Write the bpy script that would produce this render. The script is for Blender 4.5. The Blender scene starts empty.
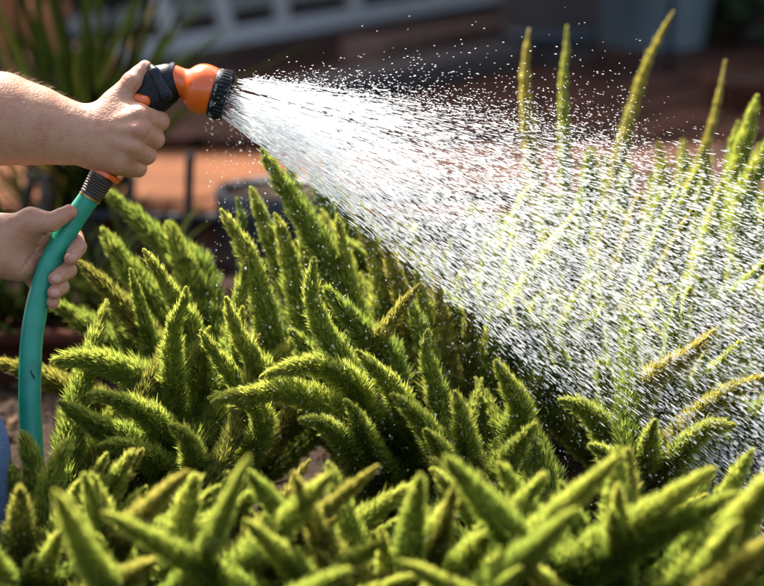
import bpy, math, random
import numpy as np
from mathutils import Vector, noise

random.seed(7)
RNG = np.random.default_rng(7)
C = bpy.context.scene.collection
scene = bpy.context.scene
PI = math.pi

# ------------------------------------------------------------------ view frame used for measuring real positions
PITCH = math.radians(14.0)
CAM = np.array([0.0, -2.0 * math.cos(PITCH), 0.27 + 2.0 * math.sin(PITCH)])
FWD = np.array([0.0, math.cos(PITCH), -math.sin(PITCH)])
UP = np.array([0.0, math.sin(PITCH), math.cos(PITCH)])
RIGHT = np.array([1.0, 0.0, 0.0])
FPX = 2000.0

def P(px, py, d):
    return CAM + RIGHT * ((px - 382.0) / FPX * d) + UP * ((293.0 - py) / FPX * d) + FWD * d

def H(px, py, w):
    return P(px, py, 2.0 + w / 1000.0)

def G(px, py, z=0.0):
    v = RIGHT * ((px - 382.0) / FPX) + UP * ((293.0 - py) / FPX) + FWD
    return CAM + v * ((z - CAM[2]) / v[2])

def to_px(p):
    q = np.asarray(p) - CAM
    d = q @ FWD
    return np.stack([382 + (q @ RIGHT) / d * FPX, 293 - (q @ UP) / d * FPX, d], -1)

# ------------------------------------------------------------------ object helpers
def link_mesh(name, me, material=None, parent=None, smooth=True):
    o = bpy.data.objects.new(name, me)
    C.objects.link(o)
    if material is not None:
        me.materials.append(material)
    if smooth:
        me.polygons.foreach_set('use_smooth', np.ones(len(me.polygons), dtype=bool))
    if parent is not None:
        o.parent = parent
        o.matrix_parent_inverse = parent.matrix_basis.inverted()
    return o

def tag(o, label=None, cat=None, group=None, kind=None):
    if label: o['label'] = label
    if cat: o['category'] = cat
    if group: o['group'] = group
    if kind: o['kind'] = kind
    return o

def thing(name, label, cat, loc=(0, 0, 0), group=None):
    o = bpy.data.objects.new(name, None)
    C.objects.link(o)
    o.location = Vector([float(v) for v in loc])
    o.empty_display_size = 0.05
    return tag(o, label, cat, group)

def np_mesh(name, verts, faces, nside):
    """verts (n,3); faces (m,nside) arrays -> mesh"""
    me = bpy.data.meshes.new(name)
    verts = np.ascontiguousarray(verts, dtype=np.float32)
    faces = np.ascontiguousarray(faces, dtype=np.int32)
    me.vertices.add(len(verts)); me.vertices.foreach_set('co', verts.ravel())
    me.loops.add(faces.size); me.loops.foreach_set('vertex_index', faces.ravel())
    me.polygons.add(len(faces))
    me.polygons.foreach_set('loop_start', np.arange(0, faces.size, nside, dtype=np.int32))
    me.update(calc_edges=True)
    return me

class MB:
    def __init__(self):
        self.v = []; self.f = []; self.uv = []
    def add(self, verts, faces):
        b = len(self.v)
        self.v += [tuple(float(c) for c in p) for p in verts]
        self.f += [tuple(b + i for i in f) for f in faces]
    def box(self, c, size, rz=0.0, bev=0.0, axes=None):
        c = np.array(c, float); h = np.array(size, float) / 2
        if axes is None:
            ax = np.array([[math.cos(rz), math.sin(rz), 0], [-math.sin(rz), math.cos(rz), 0], [0, 0, 1.0]])
        else:
            ax = np.array(axes, float)
        b = min(bev, h.min() * 0.9)
        if b <= 0:
            pts = [c + ax.T @ (h * np.array([sx, sy, sz])) for sz in (-1, 1) for sy in (-1, 1) for sx in (-1, 1)]
            self.add(pts, [(0, 2, 3, 1), (4, 5, 7, 6), (0, 1, 5, 4), (2, 6, 7, 3), (0, 4, 6, 2), (1, 3, 7, 5)])
            return
        # chamfered box: 24 verts
        pts = []; idx = {}
        for s in [(sx, sy, sz) for sx in (-1, 1) for sy in (-1, 1) for sz in (-1, 1)]:
            for a in range(3):
                q = np.array([s[k] * (h[k] - (b if k != a else 0)) for k in range(3)])
                idx[(s, a)] = len(pts); pts.append(c + ax.T @ q)
        fs = []
        for a in range(3):
            o1, o2 = [k for k in range(3) if k != a]
            for sg in (-1, 1):
                loop = []
                for (p, q) in ((-1, -1), (1, -1), (1, 1), (-1, 1)):
                    s = [0, 0, 0]; s[a] = sg; s[o1] = p; s[o2] = q
                    loop.append(idx[(tuple(s), a)])
                fs.append(tuple(loop))
        for a in range(3):          # edges parallel to axis a
            o1, o2 = [k for k in range(3) if k != a]
            for p in (-1, 1):
                for q in (-1, 1):
                    s0 = [0, 0, 0]; s0[o1] = p; s0[o2] = q
                    s1 = list(s0); s0[a] = -1; s1[a] = 1
                    s0 = tuple(s0); s1 = tuple(s1)
                    fs.append((idx[(s0, o1)], idx[(s1, o1)], idx[(s1, o2)], idx[(s0, o2)]))
        for s in [(sx, sy, sz) for sx in (-1, 1) for sy in (-1, 1) for sz in (-1, 1)]:
            fs.append((idx[(s, 0)], idx[(s, 1)], idx[(s, 2)]))
        self.add(pts, fs)
    def tube(self, path, rad, n=12, caps=True):
        path = np.array(path, float); m = len(path)
        rad = np.full(m, rad, float) if np.isscalar(rad) else np.array(rad, float)
        T = np.gradient(path, axis=0); T /= np.linalg.norm(T, axis=1)[:, None] + 1e-12
        ref = np.array([0, 0, 1.0]) if abs(T[0][2]) < 0.9 else np.array([1.0, 0, 0])
        N = np.cross(T[0], ref); N /= np.linalg.norm(N)
        vs = []
        for i in range(m):
            N = N - T[i] * (N @ T[i]); N /= np.linalg.norm(N)
            B = np.cross(T[i], N)
            for k in range(n):
                a = 2 * PI * k / n
                vs.append(path[i] + rad[i] * (math.cos(a) * N + math.sin(a) * B))
        fs = [(i * n + k, i * n + (k + 1) % n, (i + 1) * n + (k + 1) % n, (i + 1) * n + k) for i in range(m - 1) for k in range(n)]
        if caps:
            fs.append(tuple(range(n - 1, -1, -1))); fs.append(tuple((m - 1) * n + k for k in range(n)))
        self.add(vs, fs)
    def lathe(self, prof, origin, axis, n=48, modul=None, close=True):
        """prof: list of (s along axis, r)"""
        axis = np.array(axis, float); axis /= np.linalg.norm(axis)
        ref = np.array([0, 0, 1.0]) if abs(axis[2]) < 0.9 else np.array([1.0, 0, 0])
        N = np.cross(axis, ref); N /= np.linalg.norm(N); B = np.cross(axis, N)
        o = np.array(origin, float); m = len(prof); vs = []
        for i, (s, r) in enumerate(prof):
            for k in range(n):
                a = 2 * PI * k / n
                rr = r if modul is None else modul(i, k, r)
                vs.append(o + axis * s + rr * (math.cos(a) * N + math.sin(a) * B))
        fs = [(i * n + k, (i + 1) * n + k, (i + 1) * n + (k + 1) % n, i * n + (k + 1) % n) for i in range(m - 1) for k in range(n)]
        if close:
            if prof[0][1] > 1e-6: fs.append(tuple(range(n)))
            if prof[-1][1] > 1e-6: fs.append(tuple((m - 1) * n + k for k in range(n - 1, -1, -1)))
        self.add(vs, fs)
    def build(self, name, material=None, parent=None, smooth=True, auto=None):
        me = bpy.data.meshes.new(name)
        me.from_pydata(self.v, [], self.f)
        me.update()
        o = link_mesh(name, me, material, parent, smooth)
        if auto is not None and smooth:
            me.set_sharp_from_angle(angle=math.radians(auto))
        return o

def catmull(pts, n):
    pts = np.array(pts, float)
    if len(pts) == 2:
        t = np.linspace(0, 1, n)[:, None]
        return pts[0] * (1 - t) + pts[1] * t
    ext = np.vstack([2 * pts[0] - pts[1], pts, 2 * pts[-1] - pts[-2]])
    seg = len(pts) - 1
    u = np.linspace(0, seg - 1e-9, n)
    i = u.astype(int); t = (u - i)[:, None]
    p0, p1, p2, p3 = ext[i], ext[i + 1], ext[i + 2], ext[i + 3]
    return 0.5 * (2 * p1 + (p2 - p0) * t + (2 * p0 - 5 * p1 + 4 * p2 - p3) * t ** 2 + (3 * p1 - p0 - 3 * p2 + p3) * t ** 3)

def resample(path, n):
    s = np.concatenate([[0], np.cumsum(np.linalg.norm(np.diff(path, axis=0), axis=1))])
    t = np.linspace(0, s[-1], n)
    return np.stack([np.interp(t, s, path[:, k]) for k in range(3)], -1)

# ------------------------------------------------------------------ implicit (smooth-union) surfaces
def smin(a, b, k):
    h = np.maximum(k - np.abs(a - b), 0.0) / k
    return np.minimum(a, b) - h * h * k * 0.25

class Field:
    def __init__(self, xs, ys, zs):
        self.ax = [np.asarray(a, np.float32) for a in (xs, ys, zs)]
        self.v = np.full([len(a) for a in self.ax], 1.0, np.float32)
    def sub(self, lo, hi):
        sl = []
        for a, l, h in zip(self.ax, lo, hi):
            i0 = max(int(np.searchsorted(a, l)) - 1, 0); i1 = min(int(np.searchsorted(a, h)) + 1, len(a))
            sl.append(slice(i0, i1))
        return tuple(sl)
    def prim(self, tgt, off, p):
        a, b, ra, rb, k, n, f = p
        a = np.asarray(a, np.float32); b = np.asarray(b, np.float32)
        m = max(ra, rb) + k + 0.012
        lo = np.minimum(a, b) - m; hi = np.maximum(a, b) + m
        sl = self.sub(lo, hi)
        if any(s.stop - s.start < 1 for s in sl): return
        X = self.ax[0][sl[0]][:, None, None] - a[0]; Y = self.ax[1][sl[1]][None, :, None] - a[1]; Z = self.ax[2][sl[2]][None, None, :] - a[2]
        ba = b - a; L = float(ba @ ba)
        t = np.clip((X * ba[0] + Y * ba[1] + Z * ba[2]) / L, 0, 1) if L > 1e-12 else np.zeros((1, 1, 1), np.float32)
        qx, qy, qz = X - t * ba[0], Y - t * ba[1], Z - t * ba[2]
        if n is not None:
            s = (qx * n[0] + qy * n[1] + qz * n[2]) * (1.0 / f - 1.0)
            qx = qx + s * n[0]; qy = qy + s * n[1]; qz = qz + s * n[2]
        d = np.sqrt(qx * qx + qy * qy + qz * qz) - (ra + (rb - ra) * t)
        if n is not None: d = d * (0.5 + 0.5 * f)
        ts = tuple(slice(s.start - o, s.stop - o) for s, o in zip(sl, off))
        tgt[ts] = smin(tgt[ts], d.astype(np.float32), k)
    def group(self, prims, k):
        """prims: (a,b,ra,rb,k[,n,f]); blended together, then blended into the field with k"""
        prims = [tuple(p) + (None, 1.0) if len(p) == 5 else tuple(p) for p in prims]
        lo = np.min([np.minimum(p[0], p[1]) - max(p[2], p[3]) - p[4] - 0.02 for p in prims], axis=0)
        hi = np.max([np.maximum(p[0], p[1]) + max(p[2], p[3]) + p[4] + 0.02 for p in prims], axis=0)
        sl = self.sub(lo, hi); off = [s.start for s in sl]
        g = np.full([s.stop - s.start for s in sl], 1.0, np.float32)
        for p in prims: self.prim(g, off, p)
        self.v[sl] = smin(self.v[sl], g, k)
    def mesh(self, name):
        v = self.v; ins = v < 0
        nx, ny, nz = v.shape
        cnt = np.zeros((nx - 1, ny - 1, nz - 1), np.uint8)
        for i in (0, 1):
            for j in (0, 1):
                for k in (0, 1):
                    cnt += ins[i:nx - 1 + i, j:ny - 1 + j, k:nz - 1 + k]
        act = (cnt > 0) & (cnt < 8)
        I, J, K = np.nonzero(act)
        idm = np.full(act.shape, -1, np.int32); idm[I, J, K] = np.arange(len(I), dtype=np.int32)
        pos = np.zeros((len(I), 3), np.float64); w = np.zeros(len(I))
        corners = [(i, j, k) for i in (0, 1) for j in (0, 1) for k in (0, 1)]
        X, Y, Z = self.ax
        for c0 in corners:
            for a in range(3):
                if c0[a]: continue
                c1 = list(c0); c1[a] = 1
                v0 = v[I + c0[0], J + c0[1], K + c0[2]]; v1 = v[I + c1[0], J + c1[1], K + c1[2]]
                m = (v0 < 0) != (v1 < 0)
                t = np.where(m, v0 / np.where(m, v0 - v1, 1), 0)
                p0 = np.stack([X[I + c0[0]], Y[J + c0[1]], Z[K + c0[2]]], -1).astype(np.float64)
                p1 = np.stack([X[I + c1[0]], Y[J + c1[1]], Z[K + c1[2]]], -1)
                pos += np.where(m[:, None], p0 + (p1 - p0) * t[:, None], 0); w += m
        pos /= w[:, None]
        faces = []
        for a in range(3):
            sl0 = [slice(None)] * 3; sl1 = [slice(None)] * 3
            sl0[a] = slice(0, -1); sl1[a] = slice(1, None)
            s0 = ins[tuple(sl0)]; s1 = ins[tuple(sl1)]
            o1, o2 = (a + 1) % 3, (a + 2) % 3
            e = np.stack(np.nonzero(s0 != s1), -1)
            ok = (e[:, o1] > 0) & (e[:, o2] > 0) & (e[:, o1] < act.shape[o1]) & (e[:, o2] < act.shape[o2])
            e = e[ok]
            flip = s0[e[:, 0], e[:, 1], e[:, 2]]
            q = []
            for (d1, d2) in ((1, 1), (0, 1), (0, 0), (1, 0)):
                c = e.copy(); c[:, o1] -= d1; c[:, o2] -= d2
                q.append(idm[c[:, 0], c[:, 1], c[:, 2]])
            q = np.stack(q, -1)
            q[~flip] = q[~flip][:, ::-1]
            faces.append(q)
        return np_mesh(name, pos, np.concatenate(faces), 4)

def uniform_field(prims, step, pad=0.02):
    lo = np.min([np.minimum(p[0], p[1]) - max(p[2], p[3]) - pad for p in prims], axis=0)
    hi = np.max([np.maximum(p[0], p[1]) + max(p[2], p[3]) + pad for p in prims], axis=0)
    return Field(*[np.arange(l, h + step, step) for l, h in zip(lo, hi)])

def sdf_obj(name, prims, step, material, parent, k=0.004):
    f = uniform_field(prims, step)
    f.group(prims, k)
    return link_mesh(name, f.mesh(name), material, parent)

# ------------------------------------------------------------------ materials
def new_mat(name):
    m = bpy.data.materials.new(name); m.use_nodes = True
    nt = m.node_tree; nt.nodes.clear()
    out = nt.nodes.new('ShaderNodeOutputMaterial')
    bs = nt.nodes.new('ShaderNodeBsdfPrincipled')
    nt.links.new(bs.outputs[0], out.inputs[0])
    return m, nt, bs, out

def N(nt, t, **kw):
    n = nt.nodes.new(t)
    for k, v in kw.items():
        if k in ('operation', 'blend_type', 'data_type', 'feature', 'attribute_name', 'wave_type', 'bands_direction', 'noise_dimensions', 'interpolation_type'): setattr(n, k, v)
        else: n.inputs[k.replace('_', ' ')].default_value = v
    return n

def ramp(nt, src, stops):
    r = nt.nodes.new('ShaderNodeValToRGB')
    cr = r.color_ramp
    while len(cr.elements) < len(stops): cr.elements.new(0.5)
    for e, (p, c) in zip(cr.elements, stops):
        e.position = p; e.color = (*c, 1)
    nt.links.new(src, r.inputs[0])
    return r.outputs[0]

def coords(nt, scale=(1, 1, 1), rot=(0, 0, 0), kind='Object'):
    tc = nt.nodes.new('ShaderNodeTexCoord'); mp = nt.nodes.new('ShaderNodeMapping')
    mp.inputs['Scale'].default_value = scale; mp.inputs['Rotation'].default_value = rot
    nt.links.new(tc.outputs[kind], mp.inputs[0])
    return mp.outputs[0]

def pmat(name, c1, c2=None, scale=8.0, rough=0.6, bump=0.0, bscale=None, detail=5.0, metal=0.0, spec=0.5, rough2=None, stops=None, coat=0.0):
    m, nt, bs, out = new_mat(name)
    co = coords(nt)
    nz = N(nt, 'ShaderNodeTexNoise', Scale=scale, Detail=detail, Roughness=0.6)
    nt.links.new(co, nz.inputs['Vector'])
    if c2 is None: c2 = tuple(x * 0.7 for x in c1)
    col = ramp(nt, nz.outputs[0], stops or [(0.3, c1), (0.7, c2)])
    nt.links.new(col, bs.inputs['Base Color'])
    bs.inputs['Roughness'].default_value = rough; bs.inputs['Metallic'].default_value = metal
    bs.inputs['Specular IOR Level'].default_value = spec
    bs.inputs['Coat Weight'].default_value = coat
    if rough2 is not None:
        mr = nt.nodes.new('ShaderNodeMapRange'); mr.inputs[3].default_value = rough; mr.inputs[4].default_value = rough2
        nt.links.new(nz.outputs[0], mr.inputs[0]); nt.links.new(mr.outputs[0], bs.inputs['Roughness'])
    if bump > 0:
        n2 = N(nt, 'ShaderNodeTexNoise', Scale=bscale or scale * 6, Detail=6.0)
        nt.links.new(co, n2.inputs['Vector'])
        bp = N(nt, 'ShaderNodeBump', Strength=bump, Distance=0.01)
        nt.links.new(n2.outputs[0], bp.inputs['Height']); nt.links.new(bp.outputs[0], bs.inputs['Normal'])
    return m

# skin
def skin_mat():
    m, nt, bs, out = new_mat('skin')
    co = coords(nt)
    at = N(nt, 'ShaderNodeAttribute', attribute_name='skin_tone')
    sep = nt.nodes.new('ShaderNodeSeparateColor'); nt.links.new(at.outputs['Color'], sep.inputs[0])
    n1 = N(nt, 'ShaderNodeTexNoise', Scale=70.0, Detail=7.0, Roughness=0.7); nt.links.new(co, n1.inputs['Vector'])
    base = ramp(nt, n1.outputs[0], [(0.32, (0.50, 0.262, 0.150)), (0.52, (0.48, 0.232, 0.132)), (0.70, (0.43, 0.165, 0.095))])
    mx = N(nt, 'ShaderNodeMix', data_type='RGBA'); nt.links.new(sep.outputs[0], mx.inputs[0])
    nt.links.new(base, mx.inputs[6]); mx.inputs[7].default_value = (0.54, 0.18, 0.12, 1)
    # sparse freckles
    vo = N(nt, 'ShaderNodeTexVoronoi', Scale=95.0); nt.links.new(co, vo.inputs['Vector'])
    fr = N(nt, 'ShaderNodeMath', operation='LESS_THAN'); fr.inputs[1].default_value = 0.09; nt.links.new(vo.outputs['Distance'], fr.inputs[0])
    n3 = N(nt, 'ShaderNodeTexNoise', Scale=30.0); nt.links.new(co, n3.inputs['Vector'])
    g3 = N(nt, 'ShaderNodeMath', operation='GREATER_THAN'); g3.inputs[1].default_value = 0.56; nt.links.new(n3.outputs[0], g3.inputs[0])
    ml = N(nt, 'ShaderNodeMath', operation='MULTIPLY'); nt.links.new(fr.outputs[0], ml.inputs[0]); nt.links.new(g3.outputs[0], ml.inputs[1])
    ml2 = N(nt, 'ShaderNodeMath', operation='MULTIPLY'); ml2.inputs[1].default_value = 0.55; nt.links.new(ml.outputs[0], ml2.inputs[0])
    mf = N(nt, 'ShaderNodeMix', data_type='RGBA'); nt.links.new(ml2.outputs[0], mf.inputs[0]); nt.links.new(mx.outputs[2], mf.inputs[6]); mf.inputs[7].default_value = (0.27, 0.12, 0.07, 1)
    # nails
    mn = N(nt, 'ShaderNodeMix', data_type='RGBA'); nt.links.new(sep.outputs[1], mn.inputs[0]); nt.links.new(mf.outputs[2], mn.inputs[6]); mn.inputs[7].default_value = (0.56, 0.28, 0.20, 1)
    nt.links.new(mn.outputs[2], bs.inputs['Base Color'])
    rr = nt.nodes.new('ShaderNodeMapRange'); rr.inputs[3].default_value = 0.5; rr.inputs[4].default_value = 0.25
    nt.links.new(sep.outputs[1], rr.inputs[0]); nt.links.new(rr.outputs[0], bs.inputs['Roughness'])
    bs.inputs['Subsurface Weight'].default_value = 0.25
    bs.inputs['Subsurface Radius'].default_value = (1.0, 0.35, 0.2); bs.inputs['Subsurface Scale'].default_value = 0.004
    # creases and pores
    v2 = N(nt, 'ShaderNodeTexVoronoi', Scale=520.0); nt.links.new(co, v2.inputs['Vector'])
    n2 = N(nt, 'ShaderNodeTexNoise', Scale=150.0, Detail=6.0, Roughness=0.65); nt.links.new(co, n2.inputs['Vector'])
    ad = N(nt, 'ShaderNodeMath', operation='MULTIPLY_ADD'); ad.inputs[1].default_value = 0.35; nt.links.new(v2.outputs['Distance'], ad.inputs[0]); nt.links.new(n2.outputs[0], ad.inputs[2])
    inv = N(nt, 'ShaderNodeMath', operation='SUBTRACT'); inv.inputs[0].default_value = 1.0; nt.links.new(sep.outputs[1], inv.inputs[1])
    st = N(nt, 'ShaderNodeMath', operation='MULTIPLY'); st.inputs[1].default_value = 0.45; nt.links.new(inv.outputs[0], st.inputs[0])
    bp = N(nt, 'ShaderNodeBump', Distance=0.0022); nt.links.new(st.outputs[0], bp.inputs['Strength'])
    nt.links.new(ad.outputs[0], bp.inputs['Height']); nt.links.new(bp.outputs[0], bs.inputs['Normal'])
    return m

def leafy(name, stops, trans=0.4, rough=0.45, attr='leaf', tint=1.0, spec=0.4):
    """foliage: colour from the per-leaf attribute, part of the light passes through"""
    m, nt, bs, out = new_mat(name)
    at = N(nt, 'ShaderNodeAttribute', attribute_name=attr)
    sep = nt.nodes.new('ShaderNodeSeparateColor'); nt.links.new(at.outputs['Color'], sep.inputs[0])
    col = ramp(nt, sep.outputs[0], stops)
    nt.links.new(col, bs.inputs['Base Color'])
    bs.inputs['Roughness'].default_value = rough; bs.inputs['Specular IOR Level'].default_value = 0.4
    bs.inputs['Specular IOR Level'].default_value = spec
    if trans > 0.5: tint = 1.5
    tr = nt.nodes.new('ShaderNodeBsdfTranslucent')
    hs = nt.nodes.new('ShaderNodeHueSaturation'); hs.inputs['Value'].default_value = 1.7 * tint; hs.inputs['Saturation'].default_value = 0.98
    nt.links.new(col, hs.inputs['Color']); nt.links.new(hs.outputs[0], tr.inputs[0])
    mx = nt.nodes.new('ShaderNodeMixShader'); mx.inputs[0].default_value = trans
    nt.links.new(bs.outputs[0], mx.inputs[1]); nt.links.new(tr.outputs[0], mx.inputs[2]); nt.links.new(mx.outputs[0], out.inputs[0])
    return m

def water_mat():
    m, nt, bs, out = new_mat('spray_water')
    bs.inputs['Base Color'].default_value = (0.93, 0.95, 0.96, 1); bs.inputs['Roughness'].default_value = 0.12
    bs.inputs['IOR'].default_value = 1.333; bs.inputs['Transmission Weight'].default_value = 0.2
    tr = nt.nodes.new('ShaderNodeBsdfTranslucent'); tr.inputs[0].default_value = (0.95, 0.96, 0.96, 1)
    mx = nt.nodes.new('ShaderNodeMixShader'); mx.inputs[0].default_value = 0.65
    nt.links.new(bs.outputs[0], mx.inputs[1]); nt.links.new(tr.outputs[0], mx.inputs[2])
    tp = nt.nodes.new('ShaderNodeBsdfTransparent'); m3 = nt.nodes.new('ShaderNodeMixShader'); at = N(nt, 'ShaderNodeAttribute', attribute_name='drop'); mr = nt.nodes.new('ShaderNodeMapRange'); mr.inputs[3].default_value = 0.12; mr.inputs[4].default_value = 0.86; nt.links.new(at.outputs['Fac'], mr.inputs[0]); nt.links.new(mr.outputs[0], m3.inputs[0])
    nt.links.new(mx.outputs[0], m3.inputs[1]); nt.links.new(tp.outputs[0], m3.inputs[2]); nt.links.new(m3.outputs[0], out.inputs[0])
    return m

def brick_mat(name, c1, c2, mortar, scale, rot=(0, 0, 0), bw=0.5, rh=0.25, ms=0.02, rough=0.75, bump=0.4, offset=0.5):
    m, nt, bs, out = new_mat(name)
    co = coords(nt, rot=rot)
    br = nt.nodes.new('ShaderNodeTexBrick')
    br.inputs['Color1'].default_value = (*c1, 1); br.inputs['Color2'].default_value = (*c2, 1); br.inputs['Mortar'].default_value = (*mortar, 1)
    br.inputs['Scale'].default_value = scale; br.inputs['Brick Width'].default_value = bw; br.inputs['Row Height'].default_value = rh; br.inputs['Mortar Size'].default_value = ms
    br.offset = offset
    nt.links.new(co, br.inputs['Vector'])
    nz = N(nt, 'ShaderNodeTexNoise', Scale=9.0, Detail=7.0, Roughness=0.65); nt.links.new(co, nz.inputs['Vector'])
    st = ramp(nt, nz.outputs[0], [(0.3, (0.55, 0.55, 0.55)), (0.7, (1.15, 1.1, 1.05))])
    mx = N(nt, 'ShaderNodeMix', data_type='RGBA', blend_type='MULTIPLY'); mx.inputs[0].default_value = 1.0
    nt.links.new(br.outputs[0], mx.inputs[6]); nt.links.new(st, mx.inputs[7]); nt.links.new(mx.outputs[2], bs.inputs['Base Color'])
    bs.inputs['Roughness'].default_value = rough; bs.inputs['Specular IOR Level'].default_value = 0.08
    bp = N(nt, 'ShaderNodeBump', Strength=bump, Distance=0.01); nt.links.new(br.outputs['Fac'], bp.inputs['Height']); bp.invert = True
    nt.links.new(bp.outputs[0], bs.inputs['Normal'])
    return m

def hose_mat():
    m, nt, bs, out = new_mat('green_hose_rubber')
    tc = nt.nodes.new('ShaderNodeTexCoord'); mp = nt.nodes.new('ShaderNodeMapping'); mp.inputs['Scale'].default_value = (1, 1, 1)
    nt.links.new(tc.outputs['UV'], mp.inputs[0])
    w = []
    for sgn in (1, -1):
        m2 = nt.nodes.new('ShaderNodeMapping'); m2.inputs['Rotation'].default_value = (0, 0, sgn * 0.7)
        nt.links.new(mp.outputs[0], m2.inputs[0])
        wv = N(nt, 'ShaderNodeTexWave', wave_type='BANDS', bands_direction='X', Scale=150.0, Distortion=2.5)
        wv.inputs['Detail'].default_value = 2.0; wv.inputs['Detail Scale'].default_value = 2.0
        nt.links.new(m2.outputs[0], wv.inputs['Vector']); w.append(wv)
    mul = N(nt, 'ShaderNodeMath', operation='MULTIPLY'); nt.links.new(w[0].outputs['Fac'], mul.inputs[0]); nt.links.new(w[1].outputs['Fac'], mul.inputs[1])
    nz = N(nt, 'ShaderNodeTexNoise', Scale=60.0, Detail=5.0); nt.links.new(tc.outputs['Object'], nz.inputs['Vector'])
    ad = N(nt, 'ShaderNodeMath', operation='MULTIPLY_ADD'); ad.inputs[1].default_value = 0.28; nt.links.new(mul.outputs[0], ad.inputs[0]); nt.links.new(nz.outputs[0], ad.inputs[2])
    col = ramp(nt, ad.outputs[0], [(0.32, (0.007, 0.175, 0.105)), (0.55, (0.010, 0.245, 0.148)), (0.85, (0.015, 0.285, 0.175))])
    dn = N(nt, 'ShaderNodeTexNoise', Scale=38.0, Detail=8.0, Roughness=0.7); nt.links.new(tc.outputs['Object'], dn.inputs['Vector'])
    dr = ramp(nt, dn.outputs[0], [(0.56, (0, 0, 0)), (0.72, (0.55, 0.55, 0.55))])
    dm = N(nt, 'ShaderNodeMix', data_type='RGBA'); nt.links.new(dr, dm.inputs[0]); nt.links.new(col, dm.inputs[6]); dm.inputs[7].default_value = (0.03, 0.10, 0.07, 1)
    nt.links.new(dm.outputs[2], bs.inputs['Base Color']); bs.inputs['Roughness'].default_value = 0.34
    bp = N(nt, 'ShaderNodeBump', Strength=0.15, Distance=0.001); nt.links.new(mul.outputs[0], bp.inputs['Height']); nt.links.new(bp.outputs[0], bs.inputs['Normal'])
    return m

M = {}
M['skin'] = skin_mat()
M['hair'] = pmat('light_body_hair', (0.55, 0.36, 0.18), (0.42, 0.25, 0.11), 40, 0.4)
M['head_hair'] = pmat('brown_hair', (0.06, 0.035, 0.02), (0.03, 0.018, 0.01), 60, 0.5, bump=0.5)
M['shirt'] = pmat('grey_cotton', (0.09, 0.10, 0.12), (0.07, 0.08, 0.10), 30, 0.9, bump=0.3, bscale=300)
M['denim'] = pmat('blue_denim', (0.075, 0.13, 0.23), (0.13, 0.19, 0.30), 26, 0.9, bump=0.6, bscale=420)
M['shoe'] = pmat('brown_boot_leather', (0.07, 0.04, 0.025), (0.05, 0.03, 0.02), 20, 0.6, bump=0.2)
M['orange'] = pmat('orange_plastic', (0.74, 0.118, 0.010), (0.69, 0.107, 0.009), 30, 0.22, coat=0.3, rough2=0.34, bump=0.03, bscale=220)
M['black'] = pmat('black_plastic', (0.006, 0.006, 0.007), (0.010, 0.010, 0.011), 60, 0.36, spec=0.22, bump=0.015, bscale=1400, rough2=0.5)
M['lever'] = pmat('dark_grey_rubber', (0.010, 0.012, 0.017), (0.014, 0.016, 0.021), 60, 0.4, spec=0.28, bump=0.01, bscale=1400)
M['white_print'] = pmat('worn_white_print', (0.45, 0.46, 0.47), (0.2, 0.2, 0.2), 300, 0.6)
M['hose'] = hose_mat()
M['coupling'] = pmat('dark_ribbed_coupling', (0.03, 0.025, 0.022), (0.06, 0.04, 0.025), 120, 0.35, bump=0.15, bscale=500)
M['brass'] = pmat('worn_brass', (0.55, 0.32, 0.08), (0.30, 0.17, 0.05), 90, 0.35, metal=0.8)
M['water'] = water_mat()
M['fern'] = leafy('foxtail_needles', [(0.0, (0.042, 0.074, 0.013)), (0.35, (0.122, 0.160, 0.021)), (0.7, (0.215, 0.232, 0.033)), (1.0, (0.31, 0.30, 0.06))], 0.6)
M['fern_olive'] = leafy('old_foxtail_needles', [(0.0, (0.045, 0.055, 0.01)), (0.35, (0.11, 0.115, 0.018)), (0.7, (0.19, 0.18, 0.03)), (1.0, (0.30, 0.25, 0.05))], 0.55)
M['fern_stem'] = pmat('fern_stem', (0.06, 0.08, 0.02), (0.09, 0.08, 0.03), 40, 0.6)
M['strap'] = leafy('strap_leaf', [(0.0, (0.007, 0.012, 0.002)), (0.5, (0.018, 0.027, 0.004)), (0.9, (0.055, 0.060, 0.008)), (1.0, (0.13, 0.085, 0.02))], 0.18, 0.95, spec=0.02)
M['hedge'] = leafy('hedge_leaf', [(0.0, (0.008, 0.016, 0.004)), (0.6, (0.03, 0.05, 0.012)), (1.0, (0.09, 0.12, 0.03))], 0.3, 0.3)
M['bark'] = pmat('dark_bark', (0.05, 0.035, 0.025), (0.12, 0.09, 0.07), 30, 0.9, bump=0.8, bscale=60)
M['soil'] = pmat('damp_soil', (0.018, 0.012, 0.008), (0.055, 0.036, 0.024), 22, 0.95, bump=1.0, bscale=90, spec=0.08)
M['mulch'] = leafy('bark_chips', [(0.0, (0.018, 0.010, 0.006)), (0.5, (0.055, 0.030, 0.017)), (1.0, (0.12, 0.07, 0.04))], 0.0, 0.9, spec=0.08)
M['terracotta'] = pmat('terracotta', (0.50, 0.165, 0.06), (0.38, 0.125, 0.045), 7, 0.8, bump=0.25, bscale=50)
M['old_terracotta'] = pmat('weathered_terracotta', (0.085, 0.028, 0.016), (0.05, 0.019, 0.013), 6, 0.9, bump=0.3, bscale=50, spec=0.1)
M['tiles'] = brick_mat('terracotta_tiles', (0.17, 0.062, 0.021), (0.145, 0.050, 0.017), (0.10, 0.040, 0.018), 2.0, bw=0.9, rh=0.9, ms=0.008, offset=0.0)
M['pavers'] = brick_mat('brick_pavers', (0.085, 0.038, 0.026), (0.06, 0.027, 0.019), (0.035, 0.023, 0.017), 2.3, rot=(0, 0, 0.4))
M['step_face'] = pmat('brick_step_face', (0.21, 0.10, 0.075), (0.15, 0.07, 0.05), 9, 0.85, bump=0.4)  # brownish pink brick, mottled by noise
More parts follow.
